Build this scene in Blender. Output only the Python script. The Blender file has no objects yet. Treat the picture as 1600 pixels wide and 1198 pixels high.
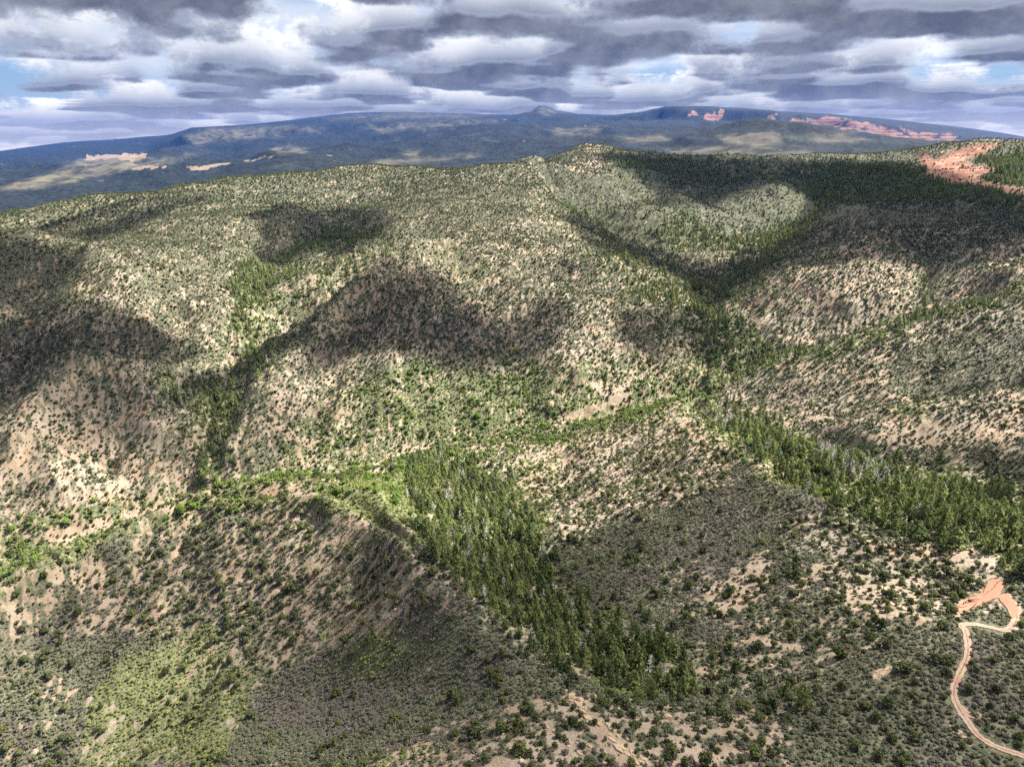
import bpy, bmesh, math, random
import numpy as np
from mathutils import Matrix, Vector

random.seed(7)
rng = np.random.default_rng(7)
scene = bpy.context.scene
col = scene.collection
R = math.radians

# ------------------------------------------------------------------ camera
CAM_Z = 320.0
F_PX, CX, CY = 1000.0, 800.0, 599.0            # photograph is 1600 x 1198
PITCH, ROLL = R(20.35), R(0.72)
fwd = np.array([0, math.cos(PITCH), -math.sin(PITCH)])
r0 = np.array([1.0, 0, 0]); u0 = np.array([0, math.sin(PITCH), math.cos(PITCH)])
up_ = u0 * math.cos(ROLL) + r0 * math.sin(ROLL)
rt_ = r0 * math.cos(ROLL) - u0 * math.sin(ROLL)
cam_data = bpy.data.cameras.new("camera")
cam_data.sensor_width = 36.0
cam_data.lens = 36.0 * F_PX / 1600.0
cam_data.clip_start, cam_data.clip_end = 1.0, 200000.0
cam = bpy.data.objects.new("camera", cam_data)
col.objects.link(cam)
cam.matrix_world = Matrix(((rt_[0], up_[0], -fwd[0], 0), (rt_[1], up_[1], -fwd[1], 0), (rt_[2], up_[2], -fwd[2], CAM_Z), (0, 0, 0, 1)))
scene.camera = cam

# ------------------------------------------------------------------ light and exposure
SUN_EL, SUN_AZ = R(51), R(74)                  # azimuth clockwise from +Y (the view)
sun_dir = np.array([math.sin(SUN_AZ) * math.cos(SUN_EL), math.cos(SUN_AZ) * math.cos(SUN_EL), math.sin(SUN_EL)])
sd = bpy.data.lights.new("sun", "SUN")
sd.energy, sd.angle, sd.color = 5.0, R(0.53), (1.0, 0.95, 0.87)
sun = bpy.data.objects.new("sun", sd)
col.objects.link(sun)
sun.rotation_euler = Vector(sun_dir).to_track_quat('Z', 'Y').to_euler()
vs = scene.view_settings
vs.view_transform, vs.look, vs.exposure, vs.gamma = 'Standard', 'None', 1.85, 1.0
cy = scene.cycles
cy.max_bounces, cy.diffuse_bounces, cy.glossy_bounces, cy.transmission_bounces, cy.volume_bounces, cy.transparent_max_bounces = 4, 2, 1, 2, 0, 12
cy.use_denoising = False
cy.use_adaptive_sampling, cy.adaptive_threshold = True, 0.02
world = bpy.data.worlds.new("World")
scene.world = world
world.use_nodes = True
wn = world.node_tree
wn.nodes.clear()
wo = wn.nodes.new('ShaderNodeOutputWorld'); wb = wn.nodes.new('ShaderNodeBackground')
sky = wn.nodes.new('ShaderNodeTexSky'); sky.sky_type = 'NISHITA'; sky.sun_disc = False
sky.sun_elevation = SUN_EL; sky.sun_rotation = SUN_AZ
wb.inputs[1].default_value = 0.1
wn.links.new(sky.outputs[0], wb.inputs[0]); wn.links.new(wb.outputs[0], wo.inputs[0])

# ------------------------------------------------------------------ maths helpers
def ray(px, py):
    d = fwd * F_PX + rt_ * (px - CX) - up_ * (py - CY)
    return d / np.linalg.norm(d)

def at_z(px, py, z):
    d = ray(px, py)
    t = (z - CAM_Z) / d[2]
    return d[0] * t, d[1] * t

def project(x, y, z):
    p = np.stack([x, y, z - CAM_Z], -1)
    w = p @ fwd
    w = np.where(w > 1, w, np.nan)
    return CX + F_PX * (p @ rt_) / w, CY - F_PX * (p @ up_) / w, w

def smooth(a, b, x):
    t = np.clip((x - a) / (b - a), 0, 1)
    return t * t * (3 - 2 * t)

_perm = np.random.default_rng(11).permutation(256)
_perm = np.concatenate([_perm, _perm])
_g = np.random.default_rng(12).uniform(0, 2 * np.pi, 256)
_gx, _gy = np.cos(_g), np.sin(_g)
def perlin(x, y):
    xi, yi = np.floor(x).astype(np.int64), np.floor(y).astype(np.int64)
    xf, yf = x - xi, y - yi
    xi &= 255; yi &= 255
    u = xf**3 * (xf * (xf * 6 - 15) + 10); v = yf**3 * (yf * (yf * 6 - 15) + 10)
    def gr(ix, iy, dx, dy):
        h = _perm[_perm[ix & 255] + (iy & 255)]
        return _gx[h] * dx + _gy[h] * dy
    a = gr(xi, yi, xf, yf); b = gr(xi + 1, yi, xf - 1, yf)
    c = gr(xi, yi + 1, xf, yf - 1); d = gr(xi + 1, yi + 1, xf - 1, yf - 1)
    return (a + u * (b - a)) + v * ((c + u * (d - c)) - (a + u * (b - a)))
def fbm(x, y, wl, octs=4, gain=0.5):
    s, a, f = 0, 1.0, 1.0 / wl
    for k in range(octs):
        s = s + a * perlin(x * f + 17.3 * k, y * f - 9.1 * k); a *= gain; f *= 2.03
    return s
def ridged(x, y, wl, octs=3):
    s, a, f = 0, 1.0, 1.0 / wl
    for k in range(octs):
        s = s + a * (1 - 2 * np.abs(perlin(x * f + 31.7 * k, y * f + 5.3 * k))); a *= 0.5; f *= 2.1
    return s

# ------------------------------------------------------------------ terrain control: (photo x, photo y, height in metres)
CTRL = """
# wash on the valley floor and the canyon beyond it ("~" marks a continuous crest or stream line)
~ -300 960 34; 0 850 42; 120 825 45; 310 775 50; 470 766 54; 560 737 58; 690 697 61; 880 652 68; 1000 627 72; 1090 607 75; 1130 560 r745; 1125 500 r880; 1120 452 r1020; 1180 410 r1200; 1225 375 r1400; 1262 342 r1620; 1290 318 r1800
# conifer draw to the upper left of that canyon
~ 1120 452 r1020; 1060 418 r1140; 1000 388 r1260; 900 343 r1480; 850 308 r1640
# side valley right of the middle
~ 1110 592 r700; 1200 572 r735; 1300 548 r782; 1390 520 r850; 1440 480 r930; 1450 440 r1010
~ 1390 520 r850; 1520 490 r880; 1600 462 r890
# right hill behind that valley
~ 1345 376 r1060; 1290 398 r1010; 1230 428 r960; 1170 475 r900
~ 1345 376 r1060; 1400 390 r1060; 1440 402 r1080; 1530 385 r1085; 1600 362 r1130
~ 1345 376 r1060; 1340 440 r930; 1330 500 r842
1270 450 r905; 1400 440 r975; 1240 500 r840; 1390 480 r885; 1550 440 r935; 1620 430 r940; 1750 400 r1000
# hill right of the middle: crest then foot
~ 1165 592 r690; 1230 572 r705; 1300 553 r725; 1450 515 r760; 1600 473 r810; 1760 430 r870
1250 620 r640; 1380 590 r655; 1500 560 r680; 1600 545 r690; 1400 625 r610; 1600 590 r632
~ 1100 625 r640; 1180 660 r585; 1280 672 r565; 1380 655 r580; 1500 638 r597; 1600 626 r604; 1800 600 r640
# light spur with shaded foot
~ 1300 690 r540; 1390 666 r553; 1500 646 r568; 1600 632 r578
1450 690 r532; 1600 690 r528; 1800 660 r560
# conifer valley on the right
~ 1100 625 r640; 1200 690 84; 1300 728 95; 1400 765 104; 1500 800 112; 1600 852 122; 1800 930 136
1500 750 106; 1600 765 112; 1340 715 92
# central ridge
~ 1080 642 100; 1110 668 110; 1150 695 122; 1200 742 134; 1280 803 146; 1345 828 153; 1420 838 158; 1500 852 161; 1560 888 163; 1600 935 164; 1750 1010 168
1010 690 96; 950 690 84; 850 700 70; 1000 750 100; 900 770 82; 1100 760 116; 1000 830 108; 880 850 95; 1150 840 128; 1250 880 142; 1100 920 132; 980 930 122; 1350 920 154; 1250 980 150; 1100 1010 142; 1450 930 160; 1530 960 164
# shaded conifer gully
~ 675 707 63; 712 790 74; 765 880 94; 850 980 119; 950 1045 137; 1080 1075 146; 1200 1085 152
# near rocky ridge and the hill with the dirt track
~ 480 1300 150; 590 1198 151; 700 1165 156; 850 1112 163; 930 1100 164; 1060 1112 164; 1200 1110 162; 1290 1072 163; 1420 1020 165; 1500 985 166
1600 1010 167; 1500 1100 170; 1600 1180 172; 1340 1130 169; 1200 1190 170; 1000 1190 170; 800 1198 168; 1800 1190 176
# spur between the left slope and the gully
~ -200 1060 92; 0 962 99; 50 930 102; 110 893 105; 220 842 109; 330 803 115; 420 793 121; 490 793 127; 560 808 130; 600 832 133; 650 872 137; 720 932 142; 800 1012 151; 880 1082 161; 930 1100 164
620 750 100; 560 770 113; 640 800 117; 500 770 114; 690 830 112; 690 860 107; 780 960 129
# left near slope and hollow
400 900 103; 250 940 90; 560 930 115; 100 1000 81; 400 1000 90; 650 1000 128; 700 1085 139; 0 1100 66; 400 1198 101; -250 1250 56; 250 1250 76; 480 850 114; 300 860 102; 150 930 92
300 826 95; 220 862 90; 110 912 86
~ 620 1070 119; 500 1090 97; 330 1120 74; 150 1195 58; 0 1240 46
# left valley going away
~ 310 775 50; 335 700 r588; 340 640 r642; 365 570 r730; 402 500 r850; 408 440 r980; 440 400 r1120; 530 355 r1300; 560 315 r1500
# spur on the right side of the left valley and its peak
~ 655 384 r900; 610 415 r840; 560 452 r780; 470 522 r700; 420 590 r632; 385 660 r584; 360 730 r540
~ 655 384 r900; 650 450 r780; 640 540 r660; 600 630 r590
520 600 r632; 480 680 r572; 540 660 r578; 560 520 r705
# hollow in front of the peak
~ 700 425 r890; 735 490 r760; 772 545 r684; 812 590 r634; 850 640 r590
760 640 r585; 690 650 r580
# second peak and ridge to the skyline
~ 655 384 r900; 740 395 r940; 770 365 r1050; 805 330 r1200; 832 300 r1400; 860 268 r1750; 890 250 r2050; 925 230 r2150; 950 239 r2190; 1000 246 r2220; 1090 250 r2250; 1170 254 r2250; 1250 259 r2200; 1340 258 r2200; 1440 252 r2150; 1470 244 r2150; 1530 228 r2200; 1600 240 r2100; 1750 250 r2100
~ 740 395 r940; 790 425 r870; 840 438 r830; 862 500 r735; 885 560 r650; 905 612 r608
930 470 r800; 1000 540 r700; 1060 570 r695; 950 560 r665; 1000 480 r815; 1060 500 r820; 940 410 r960; 1030 440 r970
# hills beyond the canyon
~ 1050 312 r1550; 1000 326 r1470; 960 345 r1390
1050 360 r1340; 1100 400 r1190; 1110 335 r1590; 1130 290 r1900; 1050 280 r1870; 980 280 r1780
~ 1190 281 r1850; 1220 303 r1730; 1250 325 r1680
~ 1190 281 r1850; 1150 310 r1680
~ 1260 370 r1390; 1280 362 r1370; 1320 330 r1450; 1450 320 r1450; 1600 303 r1500
1330 300 r1750; 1380 345 r1310; 1500 340 r1320; 1750 300 r1500; 1400 290 r1750; 1500 290 r1700; 1560 262 r1900; 1600 288 r1650
# skyline, left half
~ -300 418 r1300; -150 380 r1350; 0 348 r1450; 90 331 r1480; 180 315 r1530; 300 297 r1620; 430 281 r1700; 520 271 r1750; 600 266 r1800; 700 269 r1700; 780 264 r1750; 830 256 r1850; 860 264 r1780
# hidden ground behind crests
600 438 r975; 540 480 r930; 655 412 r1010; 470 545 r810; 1345 402 r1190; 1300 418 r1150; 300 303 r1830; 500 283 r2020; 100 340 r1680; 0 352 r1640; 700 285 r2000; 840 462 r900; 0 375 r2200; 200 345 r2200; 400 320 r2250; 600 303 r2300; 750 292 r2300; 840 280 r2250; -200 405 r2200; 1190 310 r2030; 1050 330 r1700
# left hills
~ 130 402 r1030; 80 384 r1085; 37 363 r1120; 0 395 r1060; -80 430 r1030
37 386 r1240; 150 378 r1260; 240 350 r1330
~ 150 400 r1010; 115 470 r940; 50 508 r905; 0 538 r880; -100 590 r840
~ 150 400 r1010; 215 428 r945; 205 470 r875; 185 486 r850; 120 543 r790; 60 588 r750; 0 638 r715; -100 700 r690
~ 290 580 r690; 230 575 r690; 170 570 r692; 105 568 r700; 60 640 r655; 20 705 r625
60 504 r960; 60 596 r785; 175 584 r735; 235 586 r728
240 540 r770
~ 215 428 r935; 262 470 r890; 290 520 r815
250 680 r600; 180 730 r602; 60 470 r1000; 0 490 r985; -200 500 r880; -200 640 r720; 300 500 r830; 320 420 r980; 260 390 r1040; 350 350 r1200; 450 340 r1280; 640 330 r1230; 700 300 r1420; 560 380 r1090; 600 360 r1150; 500 440 r930; 480 400 r1070; 330 560 r738; 130 650 r650; 100 780 r572; 0 790 r600
"""
pts = []
def ctrl_point(v):
    px, py = float(v[0]), float(v[1])
    d = ray(px, py); h = math.hypot(d[0], d[1])
    rr = float(v[2][1:]) if v[2][0] == 'r' else (float(v[2]) - CAM_Z) / d[2] * h
    rr *= 1 + 0.10 * float(smooth(330, 520, np.float64(rr)) * (1 - smooth(640, 960, np.float64(rr))))   # the valley lies deep below the ridges
    return (math.atan2(d[0], d[1]), math.log(rr), CAM_Z + rr * d[2] / h)
for line in CTRL.splitlines():
    if line.strip().startswith('#') or not line.strip():
        continue
    q = [ctrl_point(c.split()) for c in line.lstrip('~ ').split(';') if len(c.split()) == 3]
    if line.startswith('~'):
        for (a0, l0, z0), (a1, l1, z1) in zip(q[:-1], q[1:]):
            n = max(1, int(math.hypot(a1 - a0, l1 - l0) / 0.035))
            pts += [(a0 + (a1 - a0) * k / n, l0 + (l1 - l0) * k / n, z0 + (z1 - z0) * k / n) for k in range(n)]
        pts.append(q[-1])
    else:
        pts += q
for a, z1, z2, z3 in [(-180, 150, 160, 230), (-140, 145, 150, 230), (-100, 120, 120, 230), (-75, 90, 90, 230), (75, 180, 200, 290), (100, 175, 210, 290), (140, 160, 180, 260), (180, 150, 160, 230)]:
    for rr, z in ((150, z1), (600, z2), (2200, z3)):
        pts.append((R(a), math.log(rr), z))
for a in range(-180, 181, 30):
    pts.append((R(a), math.log(45), 176))
pts = np.array(pts)
_k = np.unique(np.round(pts[:, :2], 3), axis=0, return_index=True)[1]
pts = pts[np.sort(_k)]

def kern(d2):
    return -np.sqrt(d2 + 4e-5)                 # straight-sided between the survey lines, so crests and gullies stay crisp
def tps_fit(P, Z, lam=2e-3):
    n = len(P)
    K = kern(((P[:, None] - P[None]) ** 2).sum(-1)) - lam * np.eye(n)
    A = np.zeros((n + 3, n + 3)); A[:n, :n] = K; A[:n, n] = 1; A[:n, n + 1:] = P
    A[n:, :n] = A[:n, n:].T
    return np.linalg.solve(A, np.concatenate([Z, np.zeros(3)]))
tps_w = tps_fit(pts[:, :2], pts[:, 2])
def tps_eval(a, l):
    sh = a.shape; a = a.ravel().astype(np.float32); l = l.ravel().astype(np.float32); out = np.empty(a.size)
    n = len(pts); P = pts.astype(np.float32); w = tps_w.astype(np.float32)
    for s in range(0, a.size, 20000):
        e = slice(s, s + 20000)
        d2 = (a[e, None] - P[None, :, 0]) ** 2 + (l[e, None] - P[None, :, 1]) ** 2
        out[e] = kern(d2) @ w[:n] + w[n] + a[e] * w[n + 1] + l[e] * w[n + 2]
    return out.reshape(sh)
# coarse log-polar table of the spline, sampled bilinearly
TA = np.linspace(-math.pi, math.pi, 1441); TL = np.linspace(math.log(20), math.log(3200), 301)
TZ = tps_eval(*np.meshgrid(TA, TL, indexing='ij'))
def table(a, l):
    fa = np.clip((a - TA[0]) / (TA[1] - TA[0]), 0, len(TA) - 1.001); fl = np.clip((l - TL[0]) / (TL[1] - TL[0]), 0, len(TL) - 1.001)
    ia, il = fa.astype(int), fl.astype(int); u, v = fa - ia, fl - il
    return (TZ[ia, il] * (1 - u) + TZ[ia + 1, il] * u) * (1 - v) + (TZ[ia, il + 1] * (1 - u) + TZ[ia + 1, il + 1] * u) * v

RINGS = [
    (2350, [(-200, 408), (0, 380), (200, 350), (400, 324), (600, 306), (750, 295), (840, 285), (880, 268), (925, 246), (960, 252), (1090, 258), (1250, 266), (1440, 262), (1530, 250), (1600, 262), (1800, 270)], 0), (3000, None, 60),
    (4200, [(-200, 340), (0, 331), (200, 296), (300, 283), (430, 272), (600, 266), (830, 264), (925, 256), (1100, 258), (1300, 264), (1450, 266), (1600, 300), (1800, 310)], 0),
    (5500, [(-200, 318), (0, 308), (150, 290), (300, 272), (430, 264), (560, 258), (700, 252), (850, 240), (960, 230), (1050, 227), (1130, 216), (1200, 211), (1260, 218), (1330, 234), (1420, 243), (1500, 250), (1600, 262), (1800, 280)], 0),
    (6500, [(-200, 300), (0, 290), (200, 275), (400, 256), (600, 250), (800, 240), (960, 234), (1200, 220), (1400, 240), (1600, 255), (1800, 270)], 0),
    (8300, [(-200, 292), (0, 283), (120, 268), (190, 263), (230, 264), (370, 262), (400, 250), (480, 245), (600, 232), (700, 224), (800, 216), (900, 218), (1000, 213), (1100, 211), (1200, 208), (1300, 218), (1400, 230), (1500, 240), (1600, 252), (1800, 262)], 0),
    (8600, [(-200, 290), (0, 280), (120, 262), (190, 255), (230, 255), (370, 253), (400, 240), (480, 236), (600, 222), (700, 215), (800, 208), (900, 211), (1000, 208), (1100, 208), (1200, 206), (1300, 215), (1400, 228), (1500, 238), (1600, 250), (1800, 262)], 0),
    (10500, [(-200, 275), (0, 264), (120, 260), (200, 252), (300, 240), (400, 230), (500, 226), (640, 212), (760, 206), (850, 203), (940, 200), (1000, 202), (1100, 204), (1200, 204), (1300, 212), (1400, 226), (1500, 235), (1600, 246), (1800, 256)], 0),
    (12000, [(-200, 264), (0, 254), (130, 251), (230, 249), (300, 228), (400, 222), (500, 215), (600, 207), (700, 200), (800, 197), (900, 192), (1000, 195), (1040, 192), (1100, 194), (1180, 194), (1260, 203), (1340, 210), (1420, 222), (1490, 228), (1600, 241), (1800, 252)], 0),
    (12500, [(-200, 258), (0, 249), (130, 240), (230, 241), (260, 222), (300, 206), (400, 203), (480, 198), (600, 192), (700, 190), (800, 186), (900, 184), (960, 184), (1000, 179), (1040, 169.5), (1100, 171), (1200, 176), (1300, 186), (1400, 198), (1500, 211), (1600, 228), (1800, 246)], 0),
    (15000, [(-200, 252), (0, 243), (100, 231), (200, 222), (260, 214), (300, 201), (400, 195), (480, 188), (550, 181), (620, 178), (700, 181), (800, 182), (830, 175), (842, 166), (854, 166), (868, 173), (905, 179), (960, 181), (1000, 178), (1040, 168.5), (1100, 168), (1200, 174), (1300, 182), (1400, 192), (1500, 203), (1600, 217), (1800, 238)], 0),
    (19000, [(-200, 246), (0, 237), (100, 223), (200, 217), (260, 212), (300, 205), (400, 195), (480, 186), (550, 178), (620, 176), (700, 178), (800, 181), (900, 182), (1000, 183), (1100, 173), (1200, 175), (1300, 180), (1400, 189), (1500, 200), (1560, 208), (1600, 215), (1800, 236)], 0),
    (26000, None, 150), (45000, None, 100),
]
ring_l = np.array([math.log(r[0]) for r in RINGS])
_tabA = np.linspace(-math.pi, math.pi, 2881)
ring_z = []
for rr, prof, zc in RINGS:
    if prof is None:
        ring_z.append(np.full(_tabA.size, float(zc)))
    else:
        aa, tt = [], []
        for px, py in prof:
            d = ray(px, py); aa.append(math.atan2(d[0], d[1])); tt.append(d[2] / math.hypot(d[0], d[1]))
        ring_z.append(CAM_Z + rr * np.interp(_tabA, aa, tt))
ring_z = np.array(ring_z)
def far_height(a, l):
    fa = np.clip((a + math.pi) / (2 * math.pi) * 2880, 0, 2879.999); ia = fa.astype(int); u = fa - ia
    k = np.clip(np.searchsorted(ring_l, l, side='right') - 1, 0, len(ring_l) - 2)
    t = np.clip((l - ring_l[k]) / (ring_l[k + 1] - ring_l[k]), 0, 1); t = t * t * (3 - 2 * t) * 0.6 + t * 0.4
    z0 = ring_z[k, ia] * (1 - u) + ring_z[k, ia + 1] * u
    z1 = ring_z[k + 1, ia] * (1 - u) + ring_z[k + 1, ia + 1] * u
    return z0 * (1 - t) + z1 * t

def slope_dir(x, y):
    e = 7.0
    def tb(x, y): return table(np.arctan2(x, y), np.log(np.maximum(np.hypot(x, y), 1.0)))
    gx, gy = (tb(x + e, y) - tb(x - e, y)) / (2 * e), (tb(x, y + e) - tb(x, y - e)) / (2 * e)
    g = np.hypot(gx, gy)
    return gx / (g + 0.05), gy / (g + 0.05), g
def rills(x, y, wl, reach, octs=2, n=7):
    """ridged noise drawn out along the fall of the slope: runnels and small spurs"""
    gx, gy, g = slope_dir(x, y); s = 0
    for t in np.linspace(-1, 1, n):
        s = s + ridged(x + t * reach * gx, y + t * reach * gy, wl, octs)
    return s / n, g
def height(x, y):
    r = np.maximum(np.hypot(x, y), 1.0); a = np.arctan2(x, y); l = np.log(r)
    wx, wy = x + 18 * perlin(x / 90, y / 90), y + 18 * perlin(x / 90 + 50, y / 90)
    near = table(a, l)
    near = near + 9.0 * (ridged(wx, wy, 190, 3) - 0.6) * smooth(120, 320, r) * 0.55 + 1.7 * fbm(x, y, 46, 4) * smooth(60, 160, r) + 1.6 * (ridged(wx, wy, 60, 2) - 0.5) * smooth(130, 260, r)
    rl, gr = rills(x, y, 44, 46); rl2, _ = rills(x + 500, y, 105, 110, 2, 5)
    near = near + (6.5 * (rl - 0.45) + 12.0 * (rl2 - 0.45)) * smooth(0.12, 0.42, gr) * (1 - 0.6 * smooth(0.55, 0.9, gr)) * smooth(150, 420, r)
    near = near + 14 * (ridged(wx + 300, wy, 420, 2) - 0.5) * smooth(900, 1600, r)
    lw = l + 0.030 * (ridged(x, y, 1100, 3) - 0.7) * smooth(7000, 9500, r) * (1 - smooth(13500, 14800, r))
    far = far_height(a, lw) + 125 * (ridged(x + 0.3 * y, y, 1900, 4) - 0.75) * smooth(2600, 5000, r) * (1 - smooth(10500, 12500, r) * 0.85)
    w = smooth(2250, 2700, r)
    return near * (1 - w) + far * w

# ------------------------------------------------------------------ terrain sheet on a log-polar lattice
AZ = np.concatenate([np.arange(-180, -56, 3.0), np.arange(-56, 56, 0.14), np.arange(56, 180, 3.0)])
AZ = np.radians(AZ)
RR = np.concatenate([np.geomspace(24, 100, 30, endpoint=False), np.geomspace(100, 3000, 640, endpoint=False), np.geomspace(3000, 21000, 230, endpoint=False), np.geomspace(21000, 21400, 4)])
GA, GR = np.meshgrid(AZ, RR, indexing='ij')
GX, GY = np.sin(GA) * GR, np.cos(GA) * GR
GZ = height(GX, GY)
NA, NR = GX.shape
# how much lower than the line of sight each lattice point lies (0 = in view)
_tan = (GZ - CAM_Z) / GR
HID = np.maximum.accumulate(_tan, axis=1) - _tan
def lattice(x, y):
    r = np.hypot(x, y); a = np.arctan2(x, y)
    return np.clip(np.searchsorted(AZ, a), 0, NA - 1), np.clip(np.searchsorted(RR, r), 0, NR - 1)

# ------------------------------------------------------------------ cover maps: outlines of stands, brush and bare soil as surveyed from the photograph
MW, MH, MS = 500, 375, 3.2
_mx, _my = np.meshgrid((np.arange(MW) + 0.5) * MS, (np.arange(MH) + 0.5) * MS)
def poly_mask(poly):
    p = np.array(poly, float)
    x0, y0 = p.min(0) - 2; x1, y1 = p.max(0) + 2
    m = np.zeros((MH, MW), bool)
    i0, i1 = max(0, int(x0 / MS)), min(MW, int(x1 / MS) + 2); j0, j1 = max(0, int(y0 / MS)), min(MH, int(y1 / MS) + 2)
    X, Y = _mx[j0:j1, i0:i1], _my[j0:j1, i0:i1]
    c = np.zeros(X.shape, bool)
    for (xa, ya), (xb, yb) in zip(p, np.roll(p, -1, 0)):
        if ya == yb: continue
        c ^= ((ya > Y) != (yb > Y)) & (X < (xb - xa) * (Y - ya) / (yb - ya) + xa)
    m[j0:j1, i0:i1] = c
    return m
def blur(m, s):
    if s <= 0: return m
    k = np.arange(-int(3 * s), int(3 * s) + 1); w = np.exp(-k * k / (2 * s * s)); w /= w.sum()
    for ax in (0, 1):
        pad = [(0, 0), (0, 0)]; pad[ax] = (len(k) // 2, len(k) // 2)
        q = np.pad(m, pad, mode='edge')
        m = sum(wi * np.take(q, range(i, i + m.shape[ax]), axis=ax) for i, wi in enumerate(w))
    return m
def field(base, items, s):
    m = np.full((MH, MW), float(base))
    for v, poly in items:
        m[poly_mask(poly)] = v
    return blur(m, s)
def strip(line, w):
    L, Rr = [], []
    p = np.array(line, float)
    for i in range(len(p)):
        d = p[min(i + 1, len(p) - 1)] - p[max(i - 1, 0)]; d /= np.hypot(*d); n = np.array([-d[1], d[0]])
        L.append(p[i] + n * w); Rr.append(p[i] - n * w)
    return L + Rr[::-1]

WASH = [(0, 850), (120, 822), (220, 795), (310, 772), (400, 768), (470, 764), (560, 738), (690, 697), (800, 675), (880, 652), (1000, 625), (1090, 605), (1130, 560), (1125, 510)]
CONIFER = field(0.0, [
    (1.0, [(625, 745), (640, 725), (700, 700), (770, 740), (830, 800), (850, 870), (880, 930), (960, 980), (1040, 1000), (1100, 1045), (1170, 1065), (1190, 1085), (1080, 1095), (960, 1085), (890, 1055), (810, 1000), (740, 940), (690, 900), (655, 860), (635, 840), (650, 800)]),
    (0.35, [(1090, 1060), (1190, 1060), (1280, 1080), (1250, 1105), (1100, 1100)]),
    (0.95, [(1090, 640), (1180, 665), (1280, 715), (1340, 700), (1450, 733), (1600, 772), (1600, 922), (1540, 868), (1450, 836), (1380, 832), (1310, 800), (1270, 770), (1190, 735), (1150, 690)]),
    (0.05, [(1225, 757), (1270, 765), (1305, 785), (1300, 800), (1270, 795), (1225, 775)]),
    (0.15, [(1425, 742), (1480, 735), (1560, 750), (1530, 768), (1440, 762)]),
    (0.85, [(1080, 440), (1130, 425), (1210, 372), (1270, 330), (1300, 310), (1265, 380), (1180, 440), (1160, 480), (1190, 520), (1230, 545), (1290, 540), (1390, 505), (1600, 447), (1600, 470), (1400, 526), (1280, 558), (1190, 582), (1100, 620), (1080, 590), (1110, 570), (1070, 520), (1050, 480), (1000, 440), (930, 400), (925, 385), (980, 405), (1050, 435)]),
    (0.85, [(830, 295), (870, 310), (940, 342), (1010, 375), (1080, 395), (1180, 390), (1230, 360), (1260, 330), (1230, 350), (1150, 370), (1090, 345), (1070, 320), (1050, 345), (1000, 372), (950, 358), (900, 338), (860, 312)]),
    (0.75, [(940, 235), (1000, 240), (1100, 250), (1440, 255), (1600, 300), (1600, 335), (1450, 318), (1320, 322), (1265, 320), (1235, 292), (1190, 282), (1140, 292), (1100, 312), (1060, 300), (960, 275)]),
    (0.85, [(1535, 236), (1600, 238), (1600, 292), (1560, 288), (1532, 281), (1562, 262), (1522, 256), (1508, 248)]),
    (0.6, [(1420, 400), (1480, 440), (1470, 500), (1430, 505), (1430, 450), (1410, 420)]),
    (1.25, [(312, 775), (300, 740), (325, 690), (290, 640), (250, 620), (230, 590), (320, 588), (370, 615), (385, 560), (380, 500), (350, 450), (385, 415), (435, 410), (425, 470), (405, 540), (385, 600), (362, 680), (340, 750)]),
    (0.7, [(735, 540), (800, 558), (840, 580), (835, 610), (850, 640), (830, 650), (795, 595), (740, 570)]),
    (0.75, [(925, 413), (985, 438), (1060, 478), (1115, 520), (1090, 560), (1010, 478), (935, 440)]),
    (0.55, [(920, 530), (1000, 558), (1010, 592), (960, 585)]),
    (0.6, [(500, 352), (600, 350), (640, 372), (580, 420), (540, 442), (500, 420)]),
    (0.4, [(1140, 650), (1230, 640), (1290, 655), (1270, 690), (1180, 670)]),
    (0.35, [(0, 850), (120, 830), (300, 785), (300, 800), (100, 890), (0, 940)]),
    (0.6, strip([(940, 250), (1000, 262), (1080, 285), (1150, 300)], 12)),
], 2.8)
HALO = blur(field(0.0, [
    (1.0, [(200, 585), (330, 560), (380, 500), (340, 440), (380, 400), (480, 350), (560, 330), (640, 365), (560, 445), (460, 520), (400, 620), (370, 720), (320, 785), (290, 740), (270, 660)]),
    (0.6, [(620, 690), (760, 690), (880, 800), (900, 900), (1000, 960), (1120, 1010), (1280, 1080), (1150, 1110), (900, 1080), (760, 980), (640, 860), (600, 780)]),
    (0.7, [(1080, 600), (1250, 640), (1400, 690), (1600, 730), (1600, 900), (1480, 840), (1300, 810), (1180, 740)]),
    (0.7, [(820, 290), (1000, 340), (1120, 380), (1300, 300), (1300, 380), (1200, 470), (1300, 530), (1600, 430), (1600, 480), (1200, 600), (1000, 640), (880, 640), (900, 560), (1040, 560), (920, 440), (900, 370)]),
    (0.6, [(700, 520), (860, 560), (900, 650), (780, 640)]),
], 3.0), 7.0)
CONIFER = np.maximum(CONIFER * 0.80, 0.50 * HALO)
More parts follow.
